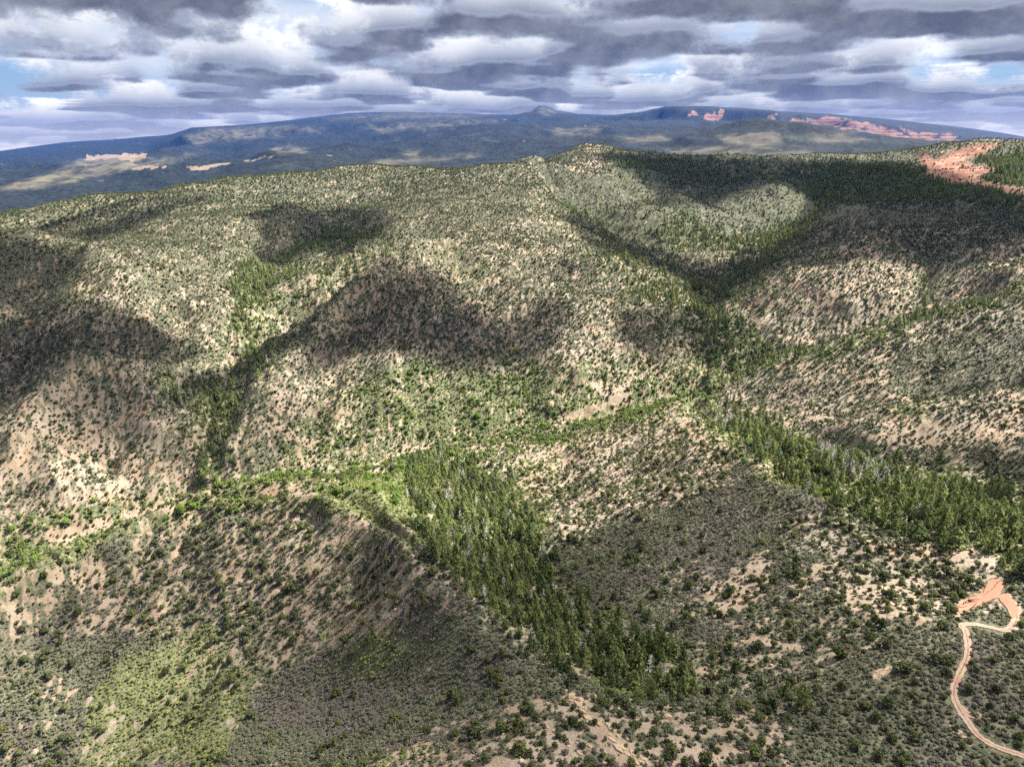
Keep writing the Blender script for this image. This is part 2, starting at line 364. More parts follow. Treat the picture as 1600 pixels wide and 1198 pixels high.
BARE = field(0.42, [
    (0.34, [(0, 330), (430, 270), (830, 250), (940, 235), (800, 340), (640, 380), (420, 420), (200, 480), (0, 480)]),
    (0.22, [(900, 235), (1600, 235), (1600, 345), (1250, 350), (1000, 390), (860, 310)]),
    (0.55, [(0, 600), (120, 600), (250, 640), (320, 700), (300, 770), (100, 800), (0, 800)]),
    (0.5, [(60, 930), (200, 850), (480, 795), (600, 840), (720, 930), (650, 990), (480, 990), (250, 980), (90, 1020)]),
    (0.55, [(400, 800), (560, 800), (600, 860), (560, 960), (440, 960)]),
    (0.10, [(330, 1198), (420, 1060), (560, 1000), (720, 960), (800, 1010), (890, 1085), (700, 1120), (560, 1180), (540, 1198)]),
    (0.33, [(0, 1000), (200, 990), (400, 1060), (330, 1198), (0, 1198)]),
    (0.13, [(100, 1010), (240, 990), (300, 1030), (230, 1110), (140, 1090)]),
    (0.18, [(860, 860), (1000, 820), (1180, 745), (1210, 760), (1210, 880), (1110, 1000), (1000, 990), (900, 950)]),
    (0.36, [(1020, 880), (1240, 850), (1300, 830), (1300, 960), (1150, 1000), (1050, 960)]),
    (0.52, [(1290, 830), (1500, 848), (1570, 900), (1500, 960), (1380, 970), (1300, 940)]),
    (0.16, [(1230, 1110), (1350, 1000), (1480, 965), (1600, 950), (1600, 1198), (1240, 1198)]),
    (0.53, [(600, 1175), (720, 1150), (860, 1105), (930, 1095), (1060, 1108), (1240, 1108), (1230, 1198), (560, 1198)]),
    (0.22, [(940, 1050), (1190, 1085), (1250, 1080), (1150, 1105), (1000, 1105), (880, 1070)]),
    (0.58, [(700, 700), (860, 690), (1060, 640), (1090, 660), (1150, 720), (1060, 760), (880, 850), (840, 790), (770, 730)]),
    (0.42, [(1330, 660), (1450, 650), (1600, 640), (1600, 700), (1480, 705), (1360, 690)]),
    (0.62, [(1380, 655), (1500, 645), (1600, 635), (1600, 690), (1450, 700), (1360, 690)]),
    (0.50, [(1120, 600), (1300, 560), (1600, 480), (1600, 620), (1400, 645), (1280, 665), (1180, 650)]),
    (0.30, [(1380, 560), (1600, 500), (1600, 600), (1400, 620)]),
    (0.52, [(1130, 480), (1230, 430), (1345, 380), (1440, 410), (1420, 480), (1330, 530), (1200, 545)]),
    (0.50, [(1470, 440), (1600, 370), (1600, 450), (1500, 480)]),
    (0.48, [(560, 440), (660, 390), (720, 470), (860, 470), (1060, 560), (1000, 620), (700, 680), (480, 720), (400, 640)]),
    (0.36, [(560, 560), (900, 600), (1000, 620), (860, 650), (640, 690), (560, 680)]),
    (0.10, [(480, 785), (560, 745), (640, 745), (640, 790), (600, 820), (550, 800)]),
    (0.12, [(1225, 757), (1270, 765), (1305, 785), (1300, 800), (1270, 795), (1225, 775)]),
    (0.55, [(880, 265), (925, 232), (960, 240), (950, 262), (910, 275)]),
    (0.5, [(130, 405), (215, 430), (210, 480), (150, 470), (90, 520), (110, 450)]),
    (0.85, strip([(60, 842), (135, 823), (180, 812)], 6)), (0.9, strip([(185, 808), (240, 790), (300, 776), (325, 765), (310, 780)], 3)),
    (0.9, strip([(325, 765), (330, 735)], 3)), (0.85, strip([(400, 772), (440, 770), (490, 768)], 8)), (0.8, strip([(510, 755), (570, 738), (640, 705), (680, 695)], 4)),
    (0.85, strip([(870, 660), (920, 640), (980, 618)], 5)), (0.8, strip([(920, 600), (960, 615), (985, 605)], 8)),
    (0.85, strip([(1255, 650), (1300, 668), (1330, 665)], 4)), (0.85, strip([(1270, 645), (1285, 650)], 7)),
    (0.9, strip([(1105, 925), (1150, 908), (1200, 875)], 8)), (0.9, strip([(1125, 955), (1170, 930), (1205, 900)], 10)), (0.85, strip([(1240, 930), (1270, 900), (1310, 885)], 8)),
    (0.9, strip([(1310, 935), (1345, 925), (1360, 915)], 10)), (0.9, strip([(1360, 1060), (1390, 1045), (1420, 1040)], 5)), (0.85, strip([(1490, 870), (1525, 868), (1545, 880)], 5)),
    (0.85, strip([(1270, 1040), (1330, 1020), (1390, 1000)], 5)), (0.8, strip([(1150, 1000), (1260, 1010), (1320, 990)], 4)),
    (0.85, strip([(885, 1090), (930, 1120), (965, 1160), (1000, 1198)], 12)), (0.9, [(790, 1160), (820, 1150), (800, 1198), (760, 1198)]), (0.85, strip([(840, 1125), (870, 1150), (900, 1170)], 8)),
], 1.6)
GREEN = field(0.0, [      # leafy oak and cottonwood thickets along the wash
    (0.62, [(380, 790), (480, 640), (640, 560), (900, 560), (1100, 580), (1120, 620), (1080, 650), (880, 700), (850, 850), (640, 850), (600, 770)]), (0.55, [(1090, 640), (1200, 660), (1400, 730), (1600, 770), (1600, 900), (1400, 830), (1180, 730)]), (0.95, strip(WASH, 27)), (0.8, [(600, 640), (700, 645), (690, 695), (610, 700)]), (0.8, strip([(1380, 650), (1430, 640), (1470, 635)], 7)),
    (0.75, strip([(1140, 585), (1250, 562), (1400, 520)], 7)), (0.6, [(640, 590), (860, 580), (950, 620), (840, 650), (680, 650)]), (0.6, [(130, 790), (330, 740), (300, 775), (150, 815)]),
    (0.55, [(0, 870), (120, 840), (200, 820), (120, 880), (0, 950)]), (0.5, [(480, 660), (620, 640), (600, 720), (500, 740)]), (0.45, [(380, 440), (450, 470), (400, 560), (350, 520)]),
], 2.0)
GRASS = field(0.0, [(1.0, [(470, 790), (560, 742), (650, 742), (645, 795), (610, 822), (560, 800)]), (0.9, strip([(1085, 652), (1130, 672), (1170, 700)], 16)), (0.8, [(1425, 742), (1480, 735), (1560, 750), (1530, 768), (1440, 762)]),
    (0.72, [(130, 1090), (200, 1030), (330, 985), (405, 1050), (340, 1198), (120, 1198)]), (0.7, strip([(690, 395), (760, 440)], 14)), (0.5, [(480, 990), (560, 960), (700, 1010), (560, 1060)]), (0.5, strip([(1210, 290), (1255, 330)], 10)), (0.6, strip([(840, 310), (900, 345), (980, 385)], 9))], 4.5)
PURPLE = field(0.0, [(1.0, [(1225, 757), (1270, 765), (1305, 785), (1300, 800), (1270, 795), (1225, 775)]), (0.6, [(980, 900), (1180, 770), (1200, 880), (1060, 960)]), (0.5, [(380, 1080), (700, 1060), (640, 1140), (420, 1150)]), (0.5, [(1480, 560), (1600, 500), (1600, 590)]), (0.5, [(640, 870), (700, 900), (690, 1000), (620, 950)])], 2.5)
REDROCK = field(0.0, [(1, [(1432, 245), (1445, 240), (1462, 250), (1490, 236), (1535, 223), (1560, 228), (1532, 243), (1502, 249), (1520, 258), (1562, 263), (1528, 276), (1537, 284), (1600, 296), (1600, 308), (1540, 296), (1478, 285), (1450, 270)])], 0.8)
RUST = field(0.0, [(1, [(1492, 945), (1520, 928), (1556, 905), (1566, 912), (1558, 930), (1530, 945), (1500, 955)]), (1, [(1548, 930), (1575, 928), (1585, 950), (1575, 955)]), (0.6, [(1480, 965), (1560, 960), (1590, 960), (1560, 990), (1490, 985)])], 0.8)

def look(m, px, py):
    i = np.clip(np.nan_to_num(px, nan=-1) / MS, 0, MW - 1.001).astype(int); j = np.clip(np.nan_to_num(py, nan=-1) / MS, 0, MH - 1.001).astype(int)
    return m[j, i]
def covers(x, y, z, hid):
    """stand, soil and brush values at points of the ground"""
    jx = 5.5 * fbm(x, y, 24, 2); jy = 4.0 * fbm(x + 999, y, 24, 2)
    px, py, w = project(x, y, z)
    seen = smooth(0.012, 0.002, hid) * np.where(np.isnan(px), 0, 1)
    sc = np.clip(400 / np.maximum(np.nan_to_num(w, nan=1e4), 50), 0.3, 2)
    px, py = px + jx * sc, py + jy * sc
    wet = smooth(0.1, 0.5, fbm(x, y, 260, 3))
    out = {}
    for k, m, alt in (('conifer', CONIFER, 0.8 * wet), ('bare', BARE, 0.4 - 0.2 * wet), ('green', GREEN, 0.0), ('grass', GRASS, 0.0), ('purple', PURPLE, 0.0), ('red', REDROCK, 0.0), ('rust', RUST, 0.0)):
        out[k] = look(m, px, py) * seen + alt * (1 - seen)
    return out
def soil_mask(x, y, bare):
    gx, gy, g = slope_dir(x, y); st = 0
    for t in (-1, -0.5, 0, 0.5, 1):
        st = st + perlin((x + t * 9 * gx) / 4.2, (y + t * 9 * gy) / 4.2)
    n = 0.36 * fbm(x, y, 4.5, 2, 0.6) + 0.22 * fbm(x + 71, y + 13, 22, 3) + 0.34 * perlin(x / 1.7, y / 1.7) + 0.15 * st * smooth(0.1, 0.35, g)
    return smooth(-0.2, 0.2, n - (0.495 - bare) * 0.95)
# far land colours, finer survey of the strip below the horizon
FX, FY0, FH = 1600, 150, 200
_fx, _fy = np.meshgrid(np.arange(FX) + 0.5, FY0 + np.arange(FH) + 0.5)
def far_field(items, s):
    m = np.zeros((FH, FX))
    for v, poly in items:
        p = np.array(poly, float); c = np.zeros(m.shape, bool)
        i0, i1 = int(max(0, p[:, 0].min() - 2)), int(min(FX, p[:, 0].max() + 3))
        X, Y = _fx[:, i0:i1], _fy[:, i0:i1]; c = np.zeros(X.shape, bool)
        for (xa, ya), (xb, yb) in zip(p, np.roll(p, -1, 0)):
            if ya != yb: c ^= ((ya > Y) != (yb > Y)) & (X < (xb - xa) * (Y - ya) / (yb - ya) + xa)
        m[:, i0:i1][c] = v
    return blur(m, s)
CLIFF = far_field([
    (1, [(1100, 180), (1108, 174), (1128, 173), (1138, 181), (1130, 189), (1112, 191), (1100, 187)]), (1, [(1074, 185), (1085, 174), (1093, 172), (1090, 180), (1078, 186)]),
    (1, [(1195, 181), (1212, 180), (1212, 189), (1204, 195), (1194, 190)]), (0.8, [(1180, 187), (1187, 182), (1186, 190)]),
    (1, [(1212, 198), (1232, 187), (1250, 181), (1246, 190), (1228, 194)]), (1, [(1250, 195), (1266, 186), (1290, 184), (1330, 188), (1346, 193), (1338, 206), (1310, 204), (1280, 203), (1255, 199)]),
    (1, [(1345, 207), (1375, 203), (1400, 205), (1440, 209), (1488, 210), (1480, 218), (1450, 224), (1420, 222), (1390, 219), (1365, 216)]),
    (0.72, [(1205, 190), (1260, 184), (1346, 191), (1400, 202), (1488, 209), (1502, 222), (1440, 227), (1370, 218), (1300, 207), (1240, 200)]),
    (1, [(1484, 213), (1500, 220), (1470, 225)]),
], 0.9)
CREAM = far_field([(1, [(135, 243), (150, 243), (228, 241), (230, 250), (205, 253), (150, 251), (130, 251)]), (1, [(286, 262), (300, 258), (360, 255), (366, 259), (330, 264), (292, 265)]), (1, [(198, 262), (240, 260), (262, 260), (260, 264), (215, 266)]), (0.8, [(370, 252), (400, 248), (440, 244), (436, 248), (395, 253)]), (0.8, [(455, 248), (520, 243), (515, 247), (460, 251)])], 0.8)
LIT_TAN = far_field([  # pale grassland and hills, sunlit patches of the far land painted in
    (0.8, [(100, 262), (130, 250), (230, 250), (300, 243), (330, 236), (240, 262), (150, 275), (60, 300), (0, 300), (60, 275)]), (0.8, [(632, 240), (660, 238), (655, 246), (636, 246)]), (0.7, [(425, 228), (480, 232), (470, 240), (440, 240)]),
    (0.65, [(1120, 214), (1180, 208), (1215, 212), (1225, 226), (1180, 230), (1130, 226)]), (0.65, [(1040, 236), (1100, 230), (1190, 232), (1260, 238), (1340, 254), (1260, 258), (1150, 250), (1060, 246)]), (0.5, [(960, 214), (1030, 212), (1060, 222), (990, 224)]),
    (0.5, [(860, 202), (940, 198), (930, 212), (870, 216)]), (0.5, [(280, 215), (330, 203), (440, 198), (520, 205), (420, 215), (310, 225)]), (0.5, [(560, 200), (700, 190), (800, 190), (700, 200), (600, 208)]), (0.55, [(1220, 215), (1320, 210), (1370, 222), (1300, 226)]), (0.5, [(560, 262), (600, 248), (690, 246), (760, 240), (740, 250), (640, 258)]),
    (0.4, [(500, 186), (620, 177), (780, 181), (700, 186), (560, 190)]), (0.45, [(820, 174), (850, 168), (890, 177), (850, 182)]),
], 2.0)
def far_look(m, px, py):
    i = np.clip(np.nan_to_num(px, nan=-9), 0, FX - 1).astype(int); j = np.nan_to_num(py, nan=-9) - FY0
    ok = (j >= 0) & (j < FH)
    return np.where(ok, m[np.clip(j, 0, FH - 1).astype(int), i], 0)

# ------------------------------------------------------------------ node helpers
def nd(t, kind, **kw):
    n = t.nodes.new(kind)
    for k, v in kw.items(): setattr(n, k, v)
    return n
def mathn(t, op, a, b=None, c=None, clamp=False):
    n = nd(t, 'ShaderNodeMath', operation=op, use_clamp=clamp)
    for i, v in enumerate((a, b, c)):
        if v is None: continue
        if isinstance(v, (int, float)): n.inputs[i].default_value = v
        else: t.links.new(v, n.inputs[i])
    return n.outputs[0]
def mixc(t, f, a, b, mode='MIX'):
    n = nd(t, 'ShaderNodeMix', data_type='RGBA', blend_type=mode)
    for i, v in ((0, f), (6, a), (7, b)):
        if isinstance(v, (int, float)): n.inputs[i].default_value = v
        elif isinstance(v, tuple): n.inputs[i].default_value = (*v, 1) if len(v) == 3 else v
        else: t.links.new(v, n.inputs[i])
    return n.outputs[2]
def sstep(t, x, a, b):
    n = nd(t, 'ShaderNodeMapRange', interpolation_type='SMOOTHSTEP')
    t.links.new(x, n.inputs[0])
    for i, v in ((1, a), (2, b)):
        if isinstance(v, (int, float)): n.inputs[i].default_value = v
        else: t.links.new(v, n.inputs[i])
    return n.outputs[0]
def noise(t, vec, scale, detail=4, rough=0.55, dim='3D', w=None):
    n = nd(t, 'ShaderNodeTexNoise', noise_dimensions=dim)
    if vec is not None: t.links.new(vec, n.inputs['Vector'])
    n.inputs['Scale'].default_value = scale; n.inputs['Detail'].default_value = detail; n.inputs['Roughness'].default_value = rough
    if w is not None: n.inputs['W'].default_value = w
    return n.outputs[0]
def attr(t, name):
    return nd(t, 'ShaderNodeAttribute', attribute_name=name).outputs['Fac']
def new_mat(name):
    m = bpy.data.materials.new(name); m.use_nodes = True
    t = m.node_tree; b = t.nodes['Principled BSDF']
    b.inputs['Roughness'].default_value = 0.9; b.inputs['Specular IOR Level'].default_value = 0.15
    return m, t, b

# ------------------------------------------------------------------ sky with its cloud layer
def build_sky():
    t = wn
    D = nd(t, 'ShaderNodeTexCoord').outputs['Generated']
    sep = nd(t, 'ShaderNodeSeparateXYZ'); t.links.new(D, sep.inputs[0])
    el = sep.outputs[2]
    BEND = 0.065
    z0 = mathn(t, 'ADD', mathn(t, 'MAXIMUM', el, 0.0), BEND)
    cb0 = nd(t, 'ShaderNodeCombineXYZ')
    t.links.new(mathn(t, 'DIVIDE', sep.outputs[0], z0), cb0.inputs[0]); t.links.new(mathn(t, 'DIVIDE', sep.outputs[1], z0), cb0.inputs[1])
    P = cb0.outputs[0]                                   # where the line of sight meets the cloud base (layer bends down with the earth)
    hole_d = ray(20, 140); hz_ = hole_d[2] + BEND; hx, hy = hole_d[0] / hz_, hole_d[1] / hz_
    hv = nd(t, 'ShaderNodeVectorMath', operation='DISTANCE'); t.links.new(P, hv.inputs[0]); hv.inputs[1].default_value = (hx, hy, 0)
    hole = mathn(t, 'MULTIPLY', sstep(t, hv.outputs['Value'], 2.2, 0.3), 0.13)
    bank = noise(t, P, 0.30, 1, 0.5, '3D')
    def cells(k):
        """cover of the layer at height 1 + k (base = 1): broad banks, cells, and billows on their rims"""
        sc = nd(t, 'ShaderNodeVectorMath', operation='SCALE'); t.links.new(P, sc.inputs[0]); sc.inputs['Scale'].default_value = 1 + k
        v = sc.outputs[0]
        n = noise(t, v, 1.05, 2, 0.40, '3D')
        return mathn(t, 'SUBTRACT', mathn(t, 'ADD', n, mathn(t, 'MULTIPLY', bank, 0.40)), hole)
    mp = nd(t, 'ShaderNodeMapping'); mp.inputs['Scale'].default_value = (1.0, 1.0, 1.6); t.links.new(D, mp.inputs[0])
    puff = mathn(t, 'MULTIPLY', mathn(t, 'SUBTRACT', noise(t, mp.outputs[0], 17.0, 11, 0.68), 0.5), 0.60)
    NL = 11
    steps = [(0.30 * (k / (NL - 1)) ** 1.15, 0.050 * (k / (NL - 1)) ** 1.4) for k in range(NL)]
    TH = 0.652
    clear = mixc(t, 1.0, sky.outputs[0], (0.050, 0.082, 0.125), 'MULTIPLY')
    out = mixc(t, sstep(t, el, 0.20, 0.0), clear, (0.42, 0.56, 0.72))
    veil = mathn(t, 'SUBTRACT', sstep(t, noise(t, P, 0.6, 6, 0.55), 0.30, 0.55), mathn(t, 'MULTIPLY', hole, 9.0), clamp=True)
    out = mixc(t, mathn(t, 'MULTIPLY', veil, 0.92), out, mixc(t, sstep(t, puff, -0.05, 0.05), (0.74, 0.80, 0.88), (1.08, 1.09, 1.1)))
    base = cells(0.0)
    ramp = [(0.0, (0.22, 0.245, 0.30)), (0.18, (0.35, 0.38, 0.44)), (0.4, (0.60, 0.63, 0.68)), (0.65, (0.93, 0.94, 0.95)), (0.85, (1.12, 1.12, 1.12)), (1.0, (1.25, 1.24, 1.22))]
    tops = [tuple(float(np.interp(k / (NL - 1), [q[0] for q in ramp], [q[1][c] for q in ramp])) for c in range(3)) for k in range(NL)]
    lay = []
    for k, (dk, dt) in enumerate(steps):
        n = base if k == 0 else cells(dk)
        n = mathn(t, 'ADD', n, mathn(t, 'MULTIPLY', puff, 0.5 + 0.8 * k / NL))
        lay.append((n, TH + dt))
    for k in range(len(steps) - 1, -1, -1):
        n, th = lay[k]
        a = sstep(t, n, th - 0.02, th + (0.06 if k == 0 else 0.13))
        c = tops[k]
        if k == 0:
            c = mixc(t, sstep(t, n, th, th + 0.11), (0.42, 0.46, 0.54), mixc(t, sstep(t, noise(t, mp.outputs[0], 16.0, 6, 0.6), 0.3, 0.7), (0.125, 0.13, 0.148), (0.265, 0.275, 0.30)))
        else:
            shade = sstep(t, puff, 0.05, -0.05)
            c = mixc(t, mathn(t, 'MULTIPLY', shade, 0.45), c, tuple(v * 0.62 for v in c))
        out = mixc(t, a, out, c)
    out = mixc(t, mathn(t, 'MULTIPLY', sstep(t, el, 0.075, 0.0), 0.45), out, (0.98, 0.93, 0.84))
    out = mixc(t, sstep(t, el, 0.012, 0.0), out, (1.0, 0.93, 0.80))
    out = mixc(t, mathn(t, 'MULTIPLY', sstep(t, el, 0.13, 0.0), 0.85), out, mixc(t, 1.0, out, (1.08, 1.0, 0.84), 'MULTIPLY'))
    t.links.new(out, wb.inputs[0]); wb.inputs[1].default_value = SKY_GAIN
SKY_GAIN = 0.30
build_sky()

# ------------------------------------------------------------------ terrain
PXg, PYg, Wg = project(GX, GY, GZ)
near_cols = GR < 3100
C = covers(GX, GY, GZ, HID)
SOIL = soil_mask(GX, GY, C['bare'])
seen_far = np.where(HID < 0.004, 1, 0) * (GR > 2600)
rib = ridged(GA * 48, GR * 0 + 0.37, 1.0, 3)
jx, jy = 9 * fbm(GX, GY, 650, 4, 0.6), 4.0 * fbm(GX, GY + 5000, 500, 4, 0.6) + 3.5 * (rib - 0.8)
cliff = far_look(CLIFF, PXg + jx, PYg + jy) * seen_far * (GR > 9000)
cream = far_look(CREAM, PXg + jx, PYg + jy) * seen_far * (GR > 5000)
lit_tan = far_look(LIT_TAN, PXg + 1.5 * jx, PYg + jy) * seen_far
def grid_mesh(name, A0, A1, R0, R1):
    return None
V = np.stack([GX, GY, GZ], -1).reshape(-1, 3)
V = np.concatenate([V, [[0, 0, float(GZ[:, 0].mean())]]])
I, J = np.meshgrid(np.arange(NA), np.arange(NR - 1), indexing='ij'); I2 = (I + 1) % NA
Q = np.stack([I * NR + J, I * NR + J + 1, I2 * NR + J + 1, I2 * NR + J], -1).reshape(-1, 4)
fan = np.stack([np.full(NA, len(V) - 1), np.arange(NA) * NR, ((np.arange(NA) + 1) % NA) * NR], -1)
me = bpy.data.meshes.new('terrain')
loops = np.concatenate([Q.ravel(), fan.ravel()]).astype(np.int32)
starts = np.concatenate([np.arange(len(Q)) * 4, len(Q) * 4 + np.arange(len(fan)) * 3]).astype(np.int32)
me.vertices.add(len(V)); me.vertices.foreach_set('co', V.astype(np.float32).ravel())
me.loops.add(len(loops)); me.loops.foreach_set('vertex_index', loops)
me.polygons.add(len(starts)); me.polygons.foreach_set('loop_start', starts)
me.polygons.foreach_set('use_smooth', np.ones(len(starts), bool))
me.update(calc_edges=True)
def put(name, arr):
    a = me.attributes.new(name, 'FLOAT', 'POINT')
    a.data.foreach_set('value', np.concatenate([np.nan_to_num(arr).ravel(), [0.3]]).astype(np.float32))
put('soil', SOIL); put('grass', C['grass']); put('green', C['green']); put('purple', C['purple']); put('conifer', C['conifer'])
put('red', C['red'] * (GR > 1400)); put('rust', C['rust'] * (GR < 400)); put('cliff', cliff); put('cream', cream); put('lit_tan', lit_tan)
terrain = bpy.data.objects.new('terrain', me); col.objects.link(terrain); terrain['kind'] = 'structure'

def terrain_material():
    m, t, b = new_mat('hillside_ground')
    P = nd(t, 'ShaderNodeNewGeometry').outputs['Position']
    ln = nd(t, 'ShaderNodeVectorMath', operation='LENGTH'); t.links.new(P, ln.inputs[0]); dist = ln.outputs['Value']
    n_f = noise(t, P, 0.9, 5, 0.65); n_m = noise(t, P, 0.11, 4, 0.6); n_b = noise(t, P, 0.012, 4, 0.55); n_s = noise(t, P, 2.6, 3, 0.7)
    soil = mixc(t, sstep(t, n_m, 0.35, 0.65), (0.25, 0.184, 0.124), (0.315, 0.25, 0.182))
    soil = mixc(t, sstep(t, n_b, 0.42, 0.62), soil, mixc(t, 0.5, soil, (0.28, 0.245, 0.20)))
    soil = mixc(t, sstep(t, n_f, 0.5, 0.75), soil, mixc(t, 1.0, soil, (0.72, 0.68, 0.66), 'MULTIPLY'))
    soil = mixc(t, mathn(t, 'MULTIPLY', sstep(t, noise(t, P, 0.03, 4, 0.6), 0.5, 0.68), 0.6), soil, (0.265, 0.172, 0.115))
    soil = mixc(t, mathn(t, 'MULTIPLY', sstep(t, noise(t, P, 3.1, 4, 0.75), 0.54, 0.66), 0.55), soil, (0.12, 0.10, 0.075))
    soil = mixc(t, attr(t, 'rust'), soil, (0.36, 0.17, 0.11))
    br = mixc(t, sstep(t, n_f, 0.35, 0.65), (0.085, 0.088, 0.052), (0.155, 0.14, 0.098))
    br = mixc(t, mathn(t, 'MULTIPLY', attr(t, 'grass'), 0.85), br, mixc(t, sstep(t, n_f, 0.3, 0.7), (0.16, 0.18, 0.07), (0.23, 0.235, 0.11)))
    br = mixc(t, mathn(t, 'MULTIPLY', attr(t, 'green'), 0.6), br, (0.10, 0.14, 0.04))
    br = mixc(t, mathn(t, 'MULTIPLY', attr(t, 'purple'), 0.5), br, (0.15, 0.135, 0.12))
    br = mixc(t, mathn(t, 'MULTIPLY', attr(t, 'conifer'), 0.6), br, mixc(t, sstep(t, n_f, 0.35, 0.65), (0.08, 0.10, 0.04), (0.17, 0.19, 0.09)))
    fac = mathn(t, 'ADD', attr(t, 'soil'), mathn(t, 'MULTIPLY', mathn(t, 'SUBTRACT', n_s, 0.5), 0.9))
    br = mixc(t, mathn(t, 'MULTIPLY', sstep(t, noise(t, P, 0.42, 3, 0.75), 0.46, 0.60), 0.75), br, (0.042, 0.050, 0.025))
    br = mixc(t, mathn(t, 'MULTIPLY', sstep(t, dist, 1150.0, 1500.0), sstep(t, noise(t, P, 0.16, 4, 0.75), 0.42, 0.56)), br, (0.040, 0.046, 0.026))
    near = mixc(t, sstep(t, fac, 0.2, 0.85), br, soil)
    near = mixc(t, attr(t, 'red'), near, mixc(t, sstep(t, noise(t, P, 0.05, 4), 0.35, 0.65), (0.24, 0.10, 0.062), mixc(t, sstep(t, noise(t, P, 0.018, 5, 0.7), 0.45, 0.6), (0.30, 0.19, 0.135), (0.13, 0.062, 0.042))))
    # beyond the individual trees: woodland darkened in place of cloud shade, sunlit tan patches, cliffs
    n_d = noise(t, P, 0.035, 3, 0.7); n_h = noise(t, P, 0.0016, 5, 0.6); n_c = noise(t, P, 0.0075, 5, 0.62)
    shaded_wood = mixc(t, sstep(t, n_d, 0.4, 0.65), (0.005, 0.009, 0.010), (0.020, 0.026, 0.025))  # dark trees, cloud shade included in the colour
    lit_sage = mixc(t, sstep(t, n_c, 0.35, 0.65), (0.15, 0.13, 0.09), (0.026, 0.032, 0.024))
    far = mixc(t, sstep(t, n_h, 0.60, 0.74), shaded_wood, mixc(t, 0.35, shaded_wood, lit_sage))  # random paler patches painted as sun between cloud shadows
    far = mixc(t, attr(t, 'lit_tan'), far, lit_sage)
    strata = noise(t, P, 0.004, 3); 
    zz = nd(t, 'ShaderNodeSeparateXYZ'); t.links.new(P, zz.inputs[0])
    wv = nd(t, 'ShaderNodeTexNoise', noise_dimensions='1D'); wv.inputs['Scale'].default_value = 0.035; wv.inputs['Detail'].default_value = 3
    t.links.new(mathn(t, 'ADD', zz.outputs[2], mathn(t, 'MULTIPLY', strata, 40.0)), wv.inputs['W'])
    redc = mixc(t, sstep(t, wv.outputs[0], 0.38, 0.62), (0.115, 0.050, 0.036), (0.21, 0.118, 0.084))
    far = mixc(t, sstep(t, mathn(t, 'ADD', attr(t, 'cliff'), mathn(t, 'MULTIPLY', mathn(t, 'SUBTRACT', n_c, 0.5), 2.6)), 0.4, 0.75), far, redc)
    far = mixc(t, sstep(t, mathn(t, 'ADD', attr(t, 'cream'), mathn(t, 'MULTIPLY', mathn(t, 'SUBTRACT', n_c, 0.5), 2.6)), 0.4, 0.75), far, (0.19, 0.145, 0.105))
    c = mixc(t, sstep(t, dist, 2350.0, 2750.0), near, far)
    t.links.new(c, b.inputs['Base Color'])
    bp = nd(t, 'ShaderNodeBump'); bp.inputs['Strength'].default_value = 0.55; bp.inputs['Distance'].default_value = 0.8
    t.links.new(mathn(t, 'ADD', n_f, mathn(t, 'MULTIPLY', n_m, 3.0)), bp.inputs['Height']); t.links.new(bp.outputs[0], b.inputs['Normal'])
    return m
me.materials.append(terrain_material())
# ------------------------------------------------------------------ cloud shadows: the clouds that stand over this ground
SHADE = field(0.0, [
    (0.45, [(85, 905), (200, 852), (330, 806), (430, 802), (520, 850), (640, 872), (700, 845), (830, 858), (870, 822), (1000, 800), (1130, 725), (1190, 738), (1290, 815), (1330, 870), (1300, 960), (1370, 990), (1480, 970), (1600, 960), (1600, 1198), (560, 1198), (430, 1120), (400, 1050), (330, 975), (200, 985), (120, 1010)]),
    (0.25, [(430, 860), (560, 850), (600, 930), (520, 960), (440, 940)]),
    (0.3, [(1290, 850), (1450, 850), (1560, 890), (1560, 945), (1400, 960), (1320, 930)]),
    (0.5, [(620, 1170), (930, 1105), (1230, 1120), (1220, 1198), (600, 1198)]),
    (0.85, [(0, 490), (60, 470), (110, 470), (200, 482), (285, 525), (300, 575), (200, 572), (120, 568), (40, 625), (0, 655)]),
    (0.8, [(115, 590), (190, 585), (260, 592), (335, 630), (345, 665), (220, 650), (130, 620)]),
    (0.85, [(0, 372), (40, 362), (120, 398), (120, 440), (60, 470), (0, 485)]),
    (0.9, [(95, 372), (200, 332), (320, 300), (330, 310), (225, 347), (140, 382)]),
    (0.85, [(445, 342), (530, 322), (620, 338), (605, 365), (545, 405), (505, 402), (472, 376)]),
    (0.9, [(648, 408), (690, 428), (740, 478), (780, 518), (845, 452), (880, 472), (890, 505), (850, 560), (820, 582), (740, 575), (650, 535), (590, 530), (500, 580), (425, 600), (470, 556), (560, 492)]),
    (0.0, strip([(655, 386), (600, 420), (545, 462), (480, 512)], 13)), (0.1, [(690, 395), (760, 430), (805, 490), (792, 512), (745, 470), (700, 425)]),
    (0.9, [(870, 328), (960, 362), (1060, 402), (1160, 420), (1210, 382), (1290, 355), (1330, 350), (1400, 352), (1600, 338), (1600, 368), (1500, 392), (1440, 412), (1350, 370), (1260, 400), (1150, 452), (1090, 442), (980, 395)]),
    (0.8, [(960, 240), (1440, 255), (1600, 300), (1600, 345), (1400, 345), (1330, 318), (1270, 318), (1240, 290), (1180, 290), (1140, 300), (1120, 330), (1090, 320), (1000, 265)]),
    (0.9, [(1050, 478), (1130, 498), (1140, 560), (1100, 575), (1060, 535)]),
    (0.8, [(1340, 690), (1420, 688), (1600, 705), (1600, 755), (1450, 730), (1350, 715)]),
    (0.5, [(370, 640), (430, 600), (520, 640), (500, 705), (420, 740), (370, 720)]),
    (0.45, [(30, 640), (200, 650), (330, 690), (300, 730), (120, 720)]),
    (0.35, [(230, 590), (330, 585), (365, 640), (350, 700), (310, 690), (280, 640)]),
], 1.5)
CZ = 1500.0
